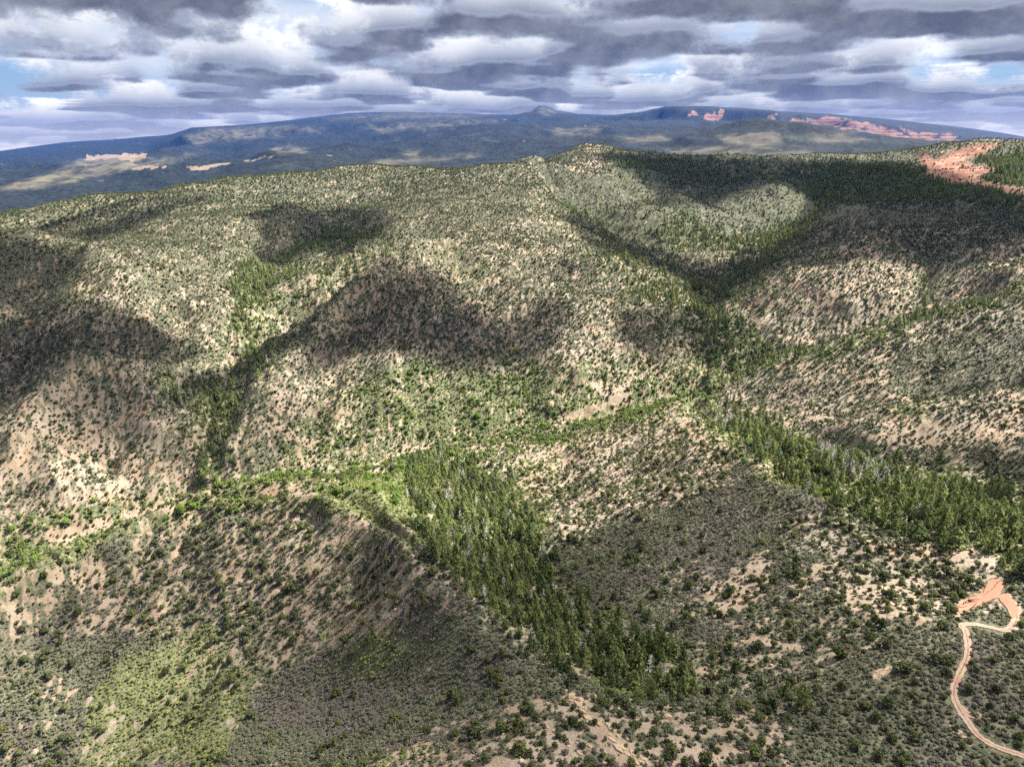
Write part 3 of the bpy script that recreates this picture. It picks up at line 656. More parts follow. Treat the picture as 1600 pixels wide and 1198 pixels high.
def cloud_mass():
    step = 13.0
    gx, gy = np.meshgrid(np.arange(-1300, 3000, step), np.arange(150, 2900, step), indexing='ij')
    hx_, hy_ = gx.copy(), gy.copy()
    for _ in range(12):
        hz_ = height(hx_, hy_); t_ = (CZ - hz_) / sun_dir[2]
        hx_ = 0.5 * hx_ + 0.5 * (gx - sun_dir[0] * t_); hy_ = 0.5 * hy_ + 0.5 * (gy - sun_dir[1] * t_)
    hz_ = height(hx_, hy_)
    i, j = lattice(hx_, hy_)
    px, py, w = project(hx_, hy_, hz_)
    jit = 7 * fbm(gx, gy, 120, 4)
    ok = np.isfinite(px) & (HID[i, j] < 0.03) & (np.hypot(hx_, hy_) < 2450) & (hy_ > 60)
    cov = np.where(ok, look(SHADE, px + jit, py + 0.6 * jit), 0)
    k = np.exp(-np.arange(-2, 3) ** 2 / 1.2); k /= k.sum()
    for ax in (0, 1):
        cov = sum(wi * np.roll(cov, s, ax) for wi, s in zip(k, range(-2, 3)))
    cov[:2] = cov[-2:] = 0; cov[:, :2] = cov[:, -2:] = 0
    billow = fbm(gx, gy, 220, 4)
    zb = CZ - 12 * cov + 10 * billow * cov; zt = zb + 2 + 190 * np.sqrt(cov) * (0.75 + 0.5 * billow) * (cov > 0.02) + 3
    nx, ny = gx.shape
    idx = np.arange(nx * ny).reshape(nx, ny)
    keep = (np.maximum.reduce([cov[:-1, :-1], cov[1:, :-1], cov[:-1, 1:], cov[1:, 1:]]) > 0.02)
    q = np.stack([idx[:-1, :-1], idx[1:, :-1], idx[1:, 1:], idx[:-1, 1:]], -1)[keep]
    vb = np.stack([gx, gy, zb], -1).reshape(-1, 3); vt = np.stack([gx, gy, zt], -1).reshape(-1, 3)
    verts = np.concatenate([vb, vt]); faces = np.concatenate([q[:, ::-1], q + nx * ny])
    used = np.zeros(len(verts), bool); used[faces.ravel()] = True
    remap = np.cumsum(used) - 1
    m = bpy.data.meshes.new('clouds')
    m.from_pydata(verts[used].tolist(), [], remap[faces].tolist())
    a = m.attributes.new('cover', 'FLOAT', 'POINT')
    a.data.foreach_set('value', np.concatenate([cov.ravel(), cov.ravel()])[used].astype(np.float32))
    m.polygons.foreach_set('use_smooth', np.ones(len(m.polygons), bool))
    mt = bpy.data.materials.new('cloud_vapour'); mt.use_nodes = True; t = mt.node_tree; t.nodes.clear()
    o_ = nd(t, 'ShaderNodeOutputMaterial'); mx = nd(t, 'ShaderNodeMixShader'); tr = nd(t, 'ShaderNodeBsdfTransparent'); tl = nd(t, 'ShaderNodeBsdfTranslucent'); df = nd(t, 'ShaderNodeBsdfDiffuse'); ad = nd(t, 'ShaderNodeMixShader')
    tl.inputs[0].default_value = df.inputs[0].default_value = (0.93, 0.94, 0.96, 1)
    t.links.new(tl.outputs[0], ad.inputs[1]); t.links.new(df.outputs[0], ad.inputs[2])
    t.links.new(mathn(t, 'MULTIPLY', sstep(t, attr(t, 'cover'), 0.05, 0.85), 0.82), mx.inputs[0])
    t.links.new(tr.outputs[0], mx.inputs[1]); t.links.new(ad.outputs[0], mx.inputs[2]); t.links.new(mx.outputs[0], o_.inputs[0])
    m.materials.append(mt)
    ob = bpy.data.objects.new('clouds', m); col.objects.link(ob); ob['kind'] = 'stuff'
    ob['label'] = 'broken grey cloud layer above the hills casting shade'; ob['category'] = 'clouds'
cloud_mass()

# ------------------------------------------------------------------ haze
def haze():
    m = bpy.data.meshes.new('haze'); bm = bmesh.new(); bmesh.ops.create_cube(bm, size=1); bm.to_mesh(m); bm.free()
    o = bpy.data.objects.new('haze', m); col.objects.link(o); o['kind'] = 'stuff'
    zlo, zhi = float(GZ.min()) - 40, float(GZ.max()) + 25
    o.scale = (43200, 43200, zhi - zlo); o.location = (0, 0, (zlo + zhi) / 2)
    mt = bpy.data.materials.new('air'); mt.use_nodes = True; t = mt.node_tree; t.nodes.clear()
    out = nd(t, 'ShaderNodeOutputMaterial'); v = nd(t, 'ShaderNodeVolumePrincipled')
    v.inputs['Color'].default_value = (0.03, 0.235, 1.0, 1); v.inputs['Density'].default_value = HAZE_DENSITY; v.inputs['Anisotropy'].default_value = 0.0
    t.links.new(v.outputs[0], out.inputs['Volume']); m.materials.append(mt)
HAZE_DENSITY = 1.35e-5
haze()

# ------------------------------------------------------------------ plants: leaf-tuft meshes
def foliage_mat(name, dark, light, transl=0.33, span=0.35):
    m, t, b = new_mat(name)
    oi = nd(t, 'ShaderNodeObjectInfo').outputs['Random']
    g = nd(t, 'ShaderNodeNewGeometry')
    n = noise(t, g.outputs['Position'], 1.6, 2, 0.6)
    c = mixc(t, mathn(t, 'ADD', mathn(t, 'MULTIPLY', oi, 0.65), mathn(t, 'MULTIPLY', n, span), clamp=True), dark, light)
    t.links.new(c, b.inputs['Base Color'])
    tl = nd(t, 'ShaderNodeBsdfTranslucent'); t.links.new(c, tl.inputs[0])
    mx = nd(t, 'ShaderNodeMixShader'); mx.inputs[0].default_value = transl
    t.links.new(b.outputs[0], mx.inputs[1]); t.links.new(tl.outputs[0], mx.inputs[2])
    t.links.new(mx.outputs[0], t.nodes['Material Output'].inputs[0])
    return m
M_CON = foliage_mat('fir_needles', (0.062, 0.088, 0.030), (0.225, 0.255, 0.088))
M_PIN = foliage_mat('pinyon_needles', (0.046, 0.060, 0.024), (0.14, 0.158, 0.055))
M_OAK = foliage_mat('oak_leaves', (0.085, 0.135, 0.025), (0.20, 0.28, 0.055))
M_BRU = foliage_mat('brush_leaves', (0.105, 0.112, 0.068), (0.225, 0.225, 0.142))
M_SAG = foliage_mat('dry_brush_twigs', (0.12, 0.105, 0.082), (0.21, 0.185, 0.15))
M_LUSH = foliage_mat('green_brush_leaves', (0.135, 0.155, 0.048), (0.285, 0.30, 0.105))
M_WOOD, _t, _b = new_mat('bark'); _b.inputs['Base Color'].default_value = (0.11, 0.085, 0.065, 1)
M_DEAD, _t, _b = new_mat('weathered_grey_wood')
_t.links.new(mixc(_t, nd(_t, 'ShaderNodeObjectInfo').outputs['Random'], (0.26, 0.235, 0.22), (0.46, 0.43, 0.41)), _b.inputs['Base Color'])

def mesh_from(name, verts, faces, mat):
    m = bpy.data.meshes.new(name); m.from_pydata(verts, [], faces); m.materials.append(mat); return m
def tuft(rg, V_, F_, c, out, s, droop=0.0):
    """one leaf spray: a bent diamond of two triangles facing mostly outward"""
    o = np.array(out) + rg.normal(0, 0.55, 3); o /= np.linalg.norm(o) + 1e-9
    u = np.cross(o, rg.normal(0, 1, 3)); u /= np.linalg.norm(u) + 1e-9; v = np.cross(o, u)
    a, b = s * rg.uniform(0.7, 1.3), s * rg.uniform(0.5, 0.9)
    k = len(V_)
    V_ += [tuple(c + u * a), tuple(c + v * b + o * s * 0.25), tuple(c - u * a), tuple(c - v * b - o * s * 0.15)]
    F_ += [(k, k + 1, k + 2), (k, k + 2, k + 3)]
def core(V_, F_, cx, cy, cz, rx, rz, seg=6, taper=1.0):
    k = len(V_)
    V_.append((cx, cy, cz + rz))
    for ring, (h, q) in enumerate(((0.5, 0.8 * taper), (-0.2, 1.0), (-0.75, 0.7))):
        for i in range(seg):
            a = 2 * math.pi * (i + 0.5 * ring) / seg; V_.append((cx + rx * q * math.cos(a), cy + rx * q * math.sin(a), cz + rz * h))
    V_.append((cx, cy, cz - rz))
    for i in range(seg):
        j = (i + 1) % seg
        F_.append((k, k + 1 + i, k + 1 + j))
        for rr in (0, 1):
            a, b = k + 1 + rr * seg, k + 1 + (rr + 1) * seg
            F_.append((a + i, b + i, b + j, a + j))
        F_.append((k + 1 + 2 * seg + j, k + 1 + 2 * seg + i, k + 1 + 3 * seg))
def conifer_mesh(name, seed, n, s, width=0.24):
    rg = np.random.default_rng(seed); V_, F_ = [], []
    core(V_, F_, 0, 0, 0.46, width * 0.42, 0.44, 6, 0.55)
    lean = rg.normal(0, 0.03, 2); ph = rg.uniform(0, 6.28)
    for i in range(n):
        h = rg.uniform(0.08, 1.0) ** 0.85
        prof = width * min(1.0, (1.04 - h) * 1.75) ** 0.85 * (0.72 if h < 0.18 else 1)
        a = rg.uniform(0, 6.283); lob = 1 + 0.22 * math.sin(3 * a + ph + 9 * h) + 0.12 * math.sin(30 * h)
        q = prof * lob * rg.uniform(0.6, 1.05) ** 0.5
        tuft(rg, V_, F_, np.array((q * math.cos(a) + lean[0] * h, q * math.sin(a) + lean[1] * h, h * 0.97)), (math.cos(a), math.sin(a), 0.55), s * (0.7 + 0.6 * (1 - h)))
    return mesh_from(name, V_, F_, M_CON)
def round_mesh(name, seed, n, s, mat, lobes=5, hgt=0.85, base=0.06, spread=0.30):
    rg = np.random.default_rng(seed); V_, F_ = [], []
    L = []
    for i in range(lobes):
        a = 2 * math.pi * i / lobes + rg.uniform(-.5, .5); q = spread * rg.uniform(0.4, 1.0)
        L.append((q * math.cos(a), q * math.sin(a), hgt * rg.uniform(0.32, 0.62), rg.uniform(0.20, 0.32)))
    L.append((0, 0, hgt * 0.62, 0.28))
    for x, y, z, r_ in L: core(V_, F_, x, y, z, r_ * 0.72, min(r_ * 0.8, z * 0.9), 5)
    for i in range(n):
        x, y, z, r_ = L[rg.integers(len(L))]
        d = rg.normal(0, 1, 3); d /= np.linalg.norm(d); d[2] = d[2] * 0.9 + 0.12
        c = np.array((x, y, z)) + d * r_ * rg.uniform(0.75, 1.08)
        c[2] = max(c[2], base)
        tuft(rg, V_, F_, c, d + np.array((0, 0, 0.3)), s)
    return mesh_from(name, V_, F_, mat)
def trunk_mesh(name, top=0.75, r=0.022, mat=None, limbs=0, seed=1):
    rg = np.random.default_rng(seed); V_, F_ = [], []
    def limb(p, q, ra, rb, seg=5):
        p, q = np.array(p, float), np.array(q, float); d = q - p; d /= np.linalg.norm(d)
        u = np.cross(d, (0.3, 0.9, 0.1)); u /= np.linalg.norm(u); v = np.cross(d, u); k = len(V_)
        for c, rr in ((p, ra), (q, rb)):
            for i in range(seg):
                a = 6.283 * i / seg; V_.append(tuple(c + rr * (u * math.cos(a) + v * math.sin(a))))
        for i in range(seg): F_.append((k + i, k + (i + 1) % seg, k + seg + (i + 1) % seg, k + seg + i))
    limb((0, 0, -0.06), (rg.normal(0, .01), rg.normal(0, .01), top * 0.5), r, r * 0.7)
    limb(V_[-1], (rg.normal(0, .015), rg.normal(0, .015), top), r * 0.7, r * 0.15)
    for i in range(limbs):
        h = rg.uniform(0.2, 0.92) * top; a = rg.uniform(0, 6.283); ln_ = (0.05 + 0.19 * (1 - h / top)) * rg.uniform(0.6, 1.2)
        limb((0, 0, h), (ln_ * math.cos(a), ln_ * math.sin(a), h + ln_ * rg.uniform(-0.25, 0.5)), r * 0.42, r * 0.16, 3)
    return mesh_from(name, V_, F_, mat or M_WOOD)

CON_N = [conifer_mesh('fir_crown', 100 + i, 210, 0.060, w) for i, w in enumerate((0.29, 0.33, 0.24, 0.31))]
CON_F = [conifer_mesh('fir_crown_distant', 120 + i, 60, 0.10, w) for i, w in enumerate((0.28, 0.32, 0.24))]
PIN_N = [round_mesh('pinyon_crown', 200 + i, 210, 0.085, M_PIN, l, h) for i, (l, h) in enumerate(((5, 0.95), (4, 0.8), (6, 0.88), (3, 1.05)))]
PIN_F = [round_mesh('pinyon_crown_distant', 220 + i, 46, 0.17, M_PIN, l, h) for i, (l, h) in enumerate(((4, 0.95), (3, 0.85), (5, 0.8)))]
OAK_N = [round_mesh('oak_crown', 240 + i, 230, 0.085, M_OAK, l, h) for i, (l, h) in enumerate(((6, 0.8), (5, 0.9)))]
BRU_N = [round_mesh('brush_clump', 260 + i, 40, 0.13, M_BRU, l, h, 0.0, 0.34) for i, (l, h) in enumerate(((4, 0.55), (3, 0.6), (5, 0.45)))]
SAG_N = [round_mesh('dry_brush_clump', 280 + i, 44, 0.12, M_SAG, 4, 0.5, 0.0, 0.34) for i in range(2)]
BRU_F = [round_mesh('brush_clump_distant', 265 + i, 12, 0.24, M_BRU, 2, 0.6, 0.0, 0.30) for i in range(2)]
LUSH_N = [round_mesh('green_brush_clump', 270 + i, 44, 0.13, M_LUSH, 4, 0.55, 0.0, 0.34) for i in range(2)]
TRUNK = trunk_mesh('fir_trunk', 0.8, 0.022); PTRUNK = trunk_mesh('pinyon_trunk', 0.5, 0.05)
SNAG = [trunk_mesh('snag_trunk', 1.0, 0.028, M_DEAD, 46, 300 + i) for i in range(3)]

# ------------------------------------------------------------------ scatter
def candidates(rmin, rmax, sp, seed):
    g = np.random.default_rng(seed)
    A = R(53)
    nx = int(2 * rmax * math.sin(A) / sp) + 1; ny = int((rmax) / sp) + 1
    X, Y = np.meshgrid(np.arange(nx) * sp - rmax * math.sin(A), np.arange(ny) * sp, indexing='ij')
    X[:, 1::2] += sp / 2
    X = X.ravel(); Y = Y.ravel()
    r = np.hypot(X, Y); a = np.arctan2(X, Y)
    k = (r > rmin) & (r < rmax) & (np.abs(a) < A)
    X, Y = X[k], Y[k]
    X += g.uniform(-.46, .46, X.size) * sp; Y += g.uniform(-.46, .46, X.size) * sp
    i, j = lattice(X, Y)
    hid = HID[i, j]
    k = hid < 0.035
    X, Y, hid = X[k], Y[k], hid[k]
    Z = height(X, Y)
    px, py, w = project(X, Y, Z)
    k = (px > -120) & (px < 1720) & (py < 1330)
    X, Y, Z, hid, px, py = X[k], Y[k], Z[k], hid[k], px[k], py[k]
    c = covers(X, Y, Z, hid); c['soil'] = soil_mask(X, Y, c['bare'])
    c['px'], c['py'] = px, py
    return X, Y, Z, c, g
def in_road(px, py):
    return look(ROADMAP, px, py) > 0.25
TRACK = [(1640, 1196), (1600, 1182), (1560, 1168), (1530, 1150), (1510, 1125), (1497, 1105), (1490, 1080), (1498, 1055), (1510, 1030), (1512, 1005), (1508, 985), (1500, 978), (1520, 975), (1545, 980), (1572, 985), (1586, 975), (1588, 955), (1578, 940), (1562, 930)]
ROADMAP = field(0.0, [(1, strip(TRACK, 7)), (1, [(1490, 945), (1520, 928), (1556, 903), (1568, 912), (1560, 932), (1530, 946), (1500, 957)]), (1, [(1545, 930), (1578, 925), (1592, 955), (1575, 960)])], 0.6)

S = {}      # kind -> arrays of x, y, z, size
def keep(name, X, Y, Z, m, size):
    S[name] = np.stack([X[m], Y[m], Z[m], size[m]], -1)
X, Y, Z, c, g = candidates(95, 2500, 4.3, 1)          # firs
r = np.hypot(X, Y)
cl = 0.5 + 0.9 * fbm(X, Y, 34, 3)
pr = np.clip(smooth(0.12, 0.85, c['conifer'] + 0.35 * fbm(X + 400, Y, 40, 3)) * c['conifer'] ** 0.5 * (0.42 + 0.5 * cl), 0, 0.85) * np.where(c['red'] > 0.3, 0, 1) * np.where(r < 330, 1.35, 1)
keep('fir', X, Y, Z, (g.random(X.size) < pr) & ~in_road(c['px'], c['py']), np.clip(g.lognormal(1.80, 0.38, X.size), 2.4, 12) * np.where(r > 1300, 1.15, 1))
m = (g.random(X.size) < 0.05 * np.clip(c['conifer'], 0, 1)) & (r < 1000)
grey = look(field(0.0, [(1, [(1100, 640), (1140, 640), (1170, 670), (1130, 668)]), (1, [(1280, 690), (1330, 715), (1400, 760), (1440, 770), (1340, 760), (1270, 730)]), (0.9, [(240, 620), (300, 630), (320, 680), (270, 690), (230, 650)]), (0.6, [(280, 590), (360, 600), (350, 640), (290, 630)]), (0.4, [(700, 790), (820, 800), (840, 850), (720, 850)]), (0.35, [(820, 930), (960, 980), (1080, 1040), (1000, 1060), (880, 1010)])], 1.5), c['px'], c['py'])
m |= (g.random(X.size) < 0.42 * grey)
keep('snag', X, Y, Z, m, np.clip(g.lognormal(2.1, 0.25, X.size), 5, 13))
X, Y, Z, c, g = candidates(90, 1350, 3.95, 2)          # pinyon and juniper
def pinyons(X, Y, Z, c, g, k=1.0):
    pr = np.clip(0.27 + 0.46 * smooth(0.15, 0.5, c['bare']) + 0.55 * fbm(X, Y, 60, 3) + 0.7 * fbm(X + 90, Y, 13, 2), 0.03, 0.95) * (1 - 0.45 * np.clip(c['conifer'], 0, 1)) * (1 - 0.75 * c['grass']) * np.where(c['red'] > 0.3, 0.3, 1) * (1 - 0.6 * c['purple'])
    return (g.random(X.size) < pr * k) & ~in_road(c['px'], c['py']) & ~((np.hypot(X, Y) < 1400) & (look(ROCKMAP, c['px'], c['py']) > 0.4))
ROCKMAP = field(0.0, [(1, strip([(885, 1090), (930, 1120), (965, 1160), (1000, 1198)], 4.5))], 0.5)
keep('pinyon', X, Y, Z, pinyons(X, Y, Z, c, g), np.clip(g.lognormal(0.80, 0.40, X.size), 0.8, 4.8) * np.where(np.hypot(X, Y) > 450, 0.9, 1))
X, Y, Z, c, g = candidates(1350, 2600, 5.8, 3)
keep('pinyon_far', X, Y, Z, pinyons(X, Y, Z, c, g, 1.7), np.clip(g.lognormal(1.1, 0.30, X.size), 1.8, 5.0))
X, Y, Z, c, g = candidates(300, 1100, 4.2, 4)          # leafy oak
keep('oak', X, Y, Z, (g.random(X.size) < c['green'] * 0.75 * smooth(-0.25, 0.25, fbm(X, Y, 28, 2) + 0.05)) & (c['soil'] < 0.75) & (c['bare'] < 0.66), np.clip(g.lognormal(1.1, 0.35, X.size), 1.5, 6.5))
X, Y, Z, c, g = candidates(90, 430, 1.45, 5)           # brush
d = 1 - c['soil']
keep('brush', X, Y, Z, (g.random(X.size) < (0.90 * d + 0.15) * (1 - 0.45 * c['grass'])) & ~in_road(c['px'], c['py']) & (look(ROCKMAP, c['px'], c['py']) < 0.4), np.clip(g.lognormal(0.25, 0.30, X.size), 0.7, 2.6))
b1 = S['brush']; dryness = fbm(b1[:, 0], b1[:, 1], 26, 2) + 0.6 * look(PURPLE, *project(b1[:, 0], b1[:, 1], b1[:, 2])[:2])
pxy = project(b1[:, 0], b1[:, 1], b1[:, 2])[:2]
lush = 0.9 * look(GRASS, *pxy) + look(GREEN, *pxy) + 0.5 * look(CONIFER, *pxy) + 0.5 * fbm(b1[:, 0] + 50, b1[:, 1], 30, 2) > 0.32
S['green_brush'] = b1[lush]; S['dry_brush'] = b1[(dryness > 0.22) & ~lush]; S['brush'] = b1[(dryness <= 0.22) & ~lush]
X, Y, Z, c, g = candidates(430, 1350, 2.25, 6)
d = 1 - c['soil']
keep('brush_far', X, Y, Z, (g.random(X.size) < (0.85 * d + 0.10) * (1 - 0.4 * c['grass']) * (1 - 0.5 * smooth(900, 1350, np.hypot(X, Y)))), np.clip(g.lognormal(0.5, 0.33, X.size), 0.9, 3.2))
b2 = S['brush_far']; pxy = project(b2[:, 0], b2[:, 1], b2[:, 2])[:2]
lush = 0.8 * look(GRASS, *pxy) + look(GREEN, *pxy) + 0.6 * look(CONIFER, *pxy) + 0.5 * fbm(b2[:, 0] + 50, b2[:, 1], 30, 2) > 0.34
S['green_brush'] = np.concatenate([S['green_brush'], b2[lush]]); S['brush_far'] = b2[~lush]
for k_, v_ in S.items(): print('SCATTER', k_, len(v_))

def visible(v, eps=0.0015):
    i, j = lattice(v[:, 0], v[:, 1]); px, py, w = project(v[:, 0], v[:, 1], v[:, 2])
    return (HID[i, j] < eps) & (px > 4) & (px < 1596) & (py > 240) & (py < 1194)

_tree = {}
def point_group(src):
    """a node group that sets one plant mesh on every point, turned and sized by the point's own values"""
    ng = bpy.data.node_groups.new('plants_on_points', 'GeometryNodeTree')
    ng.interface.new_socket('Geometry', in_out='INPUT', socket_type='NodeSocketGeometry'); ng.interface.new_socket('Geometry', in_out='OUTPUT', socket_type='NodeSocketGeometry')
    gi, go = ng.nodes.new('NodeGroupInput'), ng.nodes.new('NodeGroupOutput')
    ip = ng.nodes.new('GeometryNodeInstanceOnPoints'); ob = ng.nodes.new('GeometryNodeObjectInfo'); ob.inputs['Object'].default_value = src; ob.transform_space = 'ORIGINAL'
    def named(nm, ty):
        n = ng.nodes.new('GeometryNodeInputNamedAttribute'); n.data_type = ty; n.inputs['Name'].default_value = nm
        return next(s for s in n.outputs if s.enabled and s.name == 'Attribute')
    ng.links.new(gi.outputs[0], ip.inputs['Points']); ng.links.new(ob.outputs['Geometry'], ip.inputs['Instance'])
    e2r = ng.nodes.new('FunctionNodeEulerToRotation'); ng.links.new(named('turn', 'FLOAT_VECTOR'), e2r.inputs[0]); ng.links.new(e2r.outputs[0], ip.inputs['Rotation'])
    ng.links.new(named('size', 'FLOAT_VECTOR'), ip.inputs['Scale']); ng.links.new(ip.outputs[0], go.inputs[0])
    return ng
def plants(name, v, src, label, cat, flat=1.0):
    """what nobody could count: one object per leaf form"""
    if not len(v): return
    g_ = np.random.default_rng(len(v))
    m = bpy.data.meshes.new(name); m.vertices.add(len(v)); m.vertices.foreach_set('co', v[:, :3].astype(np.float32).ravel())
    t_ = m.attributes.new('turn', 'FLOAT_VECTOR', 'POINT'); t_.data.foreach_set('vector', np.stack([g_.normal(0, .06, len(v)), g_.normal(0, .06, len(v)), g_.uniform(0, 6.28, len(v))], -1).astype(np.float32).ravel())
    q = g_.uniform(0.85, 1.2, len(v)) * flat
    s_ = m.attributes.new('size', 'FLOAT_VECTOR', 'POINT'); s_.data.foreach_set('vector', np.stack([v[:, 3], v[:, 3] * g_.uniform(0.85, 1.15, len(v)), v[:, 3] * q], -1).astype(np.float32).ravel())
    o = bpy.data.objects.new(name, m); col.objects.link(o); o['kind'] = 'stuff'; o['label'] = label; o['category'] = cat
    md = o.modifiers.new('plants', 'NODES'); md.node_group = point_group(src)
    return o

ZONES = [   # name of the place, outline in the photograph
    ('at the shaded gully end', [(930, 1030), (1020, 990), (1200, 1060), (1270, 1110), (930, 1110)]),
    ('midway down the shaded gully', [(800, 920), (900, 930), (1020, 985), (935, 1100), (830, 1040)]),
    ('at the gully sun line', [(620, 835), (870, 835), (890, 930), (800, 990), (690, 910)]),
    ('in the sunlit gully', [(600, 690), (780, 690), (870, 840), (620, 840)]),
    ('below the central ridge tip', [(1060, 600), (1180, 620), (1210, 720), (1130, 690)]),
    ('behind the grey brush clearing', [(1200, 690), (1320, 690), (1330, 810), (1200, 760)]),
    ('behind the central ridge crest', [(1320, 760), (1420, 780), (1460, 850), (1320, 830)]),
    ('by the sunlit grassy opening', [(1320, 680), (1600, 690), (1600, 790), (1420, 785)]),
    ('behind the dirt track hill', [(1420, 780), (1600, 780), (1600, 960), (1450, 850)]),
    ('on the pale slab ridge', [(760, 1198), (760, 1130), (930, 1090), (1060, 1105), (1060, 1198)]),
    ('at the pale ridge end', [(1060, 1100), (1250, 1100), (1230, 1198), (1060, 1198)]),
    ('where pale ridge meets dark brush', [(540, 1198), (720, 1130), (765, 1130), (765, 1198)]),
    ('inside the dirt track bend', [(1480, 920), (1600, 900), (1600, 1000), (1510, 1000)]),
    ('beyond the dirt track', [(1515, 1000), (1600, 990), (1600, 1180), (1520, 1120)]),
    ('before the dirt track', [(1370, 1030), (1500, 970), (1500, 1110), (1600, 1190), (1600, 1198), (1370, 1198)]),
    ('on brush by the pale ridge', [(1230, 1100), (1370, 1030), (1370, 1198), (1230, 1198)]),
    ('on rocky streaks above the gully', [(1060, 880), (1300, 820), (1320, 960), (1250, 1090), (1080, 1040)]),
    ('on the crest above the track', [(1290, 820), (1560, 850), (1500, 970), (1320, 970)]),
    ('on dark brush above the gully', [(860, 800), (1200, 730), (1290, 820), (1060, 890), (1060, 1000), (900, 950)]),
    ('on the near spur top', [(400, 780), (640, 780), (660, 890), (400, 880)]),
    ('on the spur over the gully', [(620, 860), (740, 900), (920, 1090), (820, 1080), (650, 960)]),
    ('on the shaded spur face', [(200, 820), (420, 785), (640, 890), (640, 1010), (300, 1000)]),
    ('at the low spur end', [(0, 880), (200, 820), (300, 1000), (0, 1030)]),
    ('on the sunlit grassy slope', [(0, 1000), (420, 1000), (420, 1198), (0, 1198)]),
    ('on dark brush below the spur', [(400, 980), (900, 1060), (720, 1150), (540, 1198), (400, 1198)]),
    ('by the wash at the mouth', [(0, 760), (250, 740), (250, 850), (0, 960)]),
    ('by the wash below the spur', [(250, 720), (520, 700), (520, 800), (250, 810)]),
    ('by the wash past the knob', [(500, 620), (760, 620), (760, 760), (500, 760)]),
    ('by the wash under the peaks', [(740, 560), (1020, 560), (1060, 680), (740, 700)]),
    ('by the canyon mouth', [(1000, 480), (1200, 480), (1200, 650), (1000, 650)]),
    ('in the right side valley', [(1180, 430), (1600, 430), (1600, 680), (1180, 680)]),
    ('in the left side valley', [(200, 380), (440, 380), (420, 740), (200, 740)]),
]
_zm = [(n_, poly_mask(p_)) for n_, p_ in ZONES]
def zone(px, py):
    for n_, m_ in _zm:
        if look(m_, np.array([px]), np.array([py]))[0]: return n_
    return 'across the valley'
def rank_individuals(v, n):
    vis = visible(v); r_ = np.hypot(v[:, 0], v[:, 1]) ** 2 + (CAM_Z - v[:, 2]) ** 2
    score = np.where(vis, v[:, 3] / np.sqrt(r_), 0)
    top = np.argsort(-score)[:n]; top = top[score[top] > 0]
    rest = np.ones(len(v), bool); rest[top] = False
    return v[top], v[rest]
def words(s, cuts, names):
    return names[sum(s > c_ for c_ in cuts)]
def individual(name, cat, group, label, crown, trunk, p, zs=1.0):
    e = bpy.data.objects.new(name, None); e.empty_display_size = 0.5; col.objects.link(e)
    e.location = p[:3]; e.rotation_euler = (random.gauss(0, .04), random.gauss(0, .04), random.uniform(0, 6.28))
    e.scale = (p[3], p[3] * random.uniform(.88, 1.12), p[3] * zs * random.uniform(.88, 1.15))
    e['label'], e['category'], e['group'] = label, cat, group
    out = [e]
    for nm, ms in (('crown', crown), ('trunk', trunk)):
        if ms is None: continue
        o = bpy.data.objects.new(nm, ms); o.parent = e; col.objects.link(o); out.append(o)
    return out
def setting(kind, p):
    """what the tree stands among, read from the plants around it"""
    q = S[kind]; near = int((np.hypot(q[:, 0] - p[0], q[:, 1] - p[1]) < 7.5).sum()) - 1
    sn = S['snag']
    if kind != 'snag' and (np.hypot(sn[:, 0] - p[0], sn[:, 1] - p[1]) < 4.5).any(): return 'by a snag'
    if near == 0: return 'standing alone'
    if near == 1: return 'paired'
    if near <= 3: return 'loosely clustered'
    if near <= 6: return 'closely grouped'
    return 'tightly clumped'
first = {}
def forest(kind, name, cat, group, crowns, trunk, n, adj, cuts, sizes):
    ind, rest = rank_individuals(S[kind], n)
    px, py, w = project(ind[:, 0], ind[:, 1], ind[:, 2])
    for k, p in enumerate(ind):
        v = k % len(crowns)
        lab = f'{words(p[3], cuts, sizes)} {adj[v]} {setting(kind, p)} {zone(px[k], py[k])}'
        ob = individual(name, cat, group, lab, crowns[v], trunk, p)
        first.setdefault((kind, v), ob[1])
    return rest
rest = forest('fir', 'fir_tree', 'tree', 'conifers in the gully stands', CON_N, TRUNK, 300, ['green fir', 'broad fir', 'slender fir', 'full crowned fir'], (6.5, 9.5), ('small', 'middling', 'tall'))
rr_ = np.hypot(rest[:, 0], rest[:, 1])
nearm = rr_ < 620
for v in range(4): plants('fir_stand', rest[nearm][v::4], first[('fir', v)], 'dense dark green firs filling the gullies', 'trees')
rp, rest2 = rank_individuals(S['pinyon'], 300)
rest = forest('pinyon', 'pinyon_tree', 'tree', 'pinyon and juniper trees on the slopes', PIN_N, PTRUNK, 300, ['round pinyon', 'low spreading pinyon', 'bushy juniper', 'upright juniper'], (2.6, 3.6), ('small', 'middling', 'large'))
rp_ = np.hypot(rest[:, 0], rest[:, 1])
nearp = rp_ < 480
for v in range(4): plants('pinyon_woodland', rest[nearp][v::4], first[('pinyon', v)], 'scattered pinyon and juniper dotting the slopes', 'trees')
frest, prest = S['fir'], rest
fir_far = [x for x in (forest.__globals__['rank_individuals'](S['fir'], 300)[1],)][0]
fir_far = fir_far[np.hypot(fir_far[:, 0], fir_far[:, 1]) >= 620]
pin_far = np.concatenate([rest[~nearp], S['pinyon_far']])
def lone(name, cat, label, mesh, p, group):
    return individual(name, cat, group, label, mesh, None, p)[1]
for v, ms in enumerate(CON_F):
    src = lone('fir_tree', 'tree', ['middling fir in the canyon bottom across the valley', 'broad fir in the canyon bottom across the valley', 'slender fir in the canyon bottom across the valley'][v], ms, fir_far[v], 'distant firs')
    plants('fir_forest', fir_far[3 + v::3], src, 'distant dark firs lining the canyons and north slopes', 'forest')
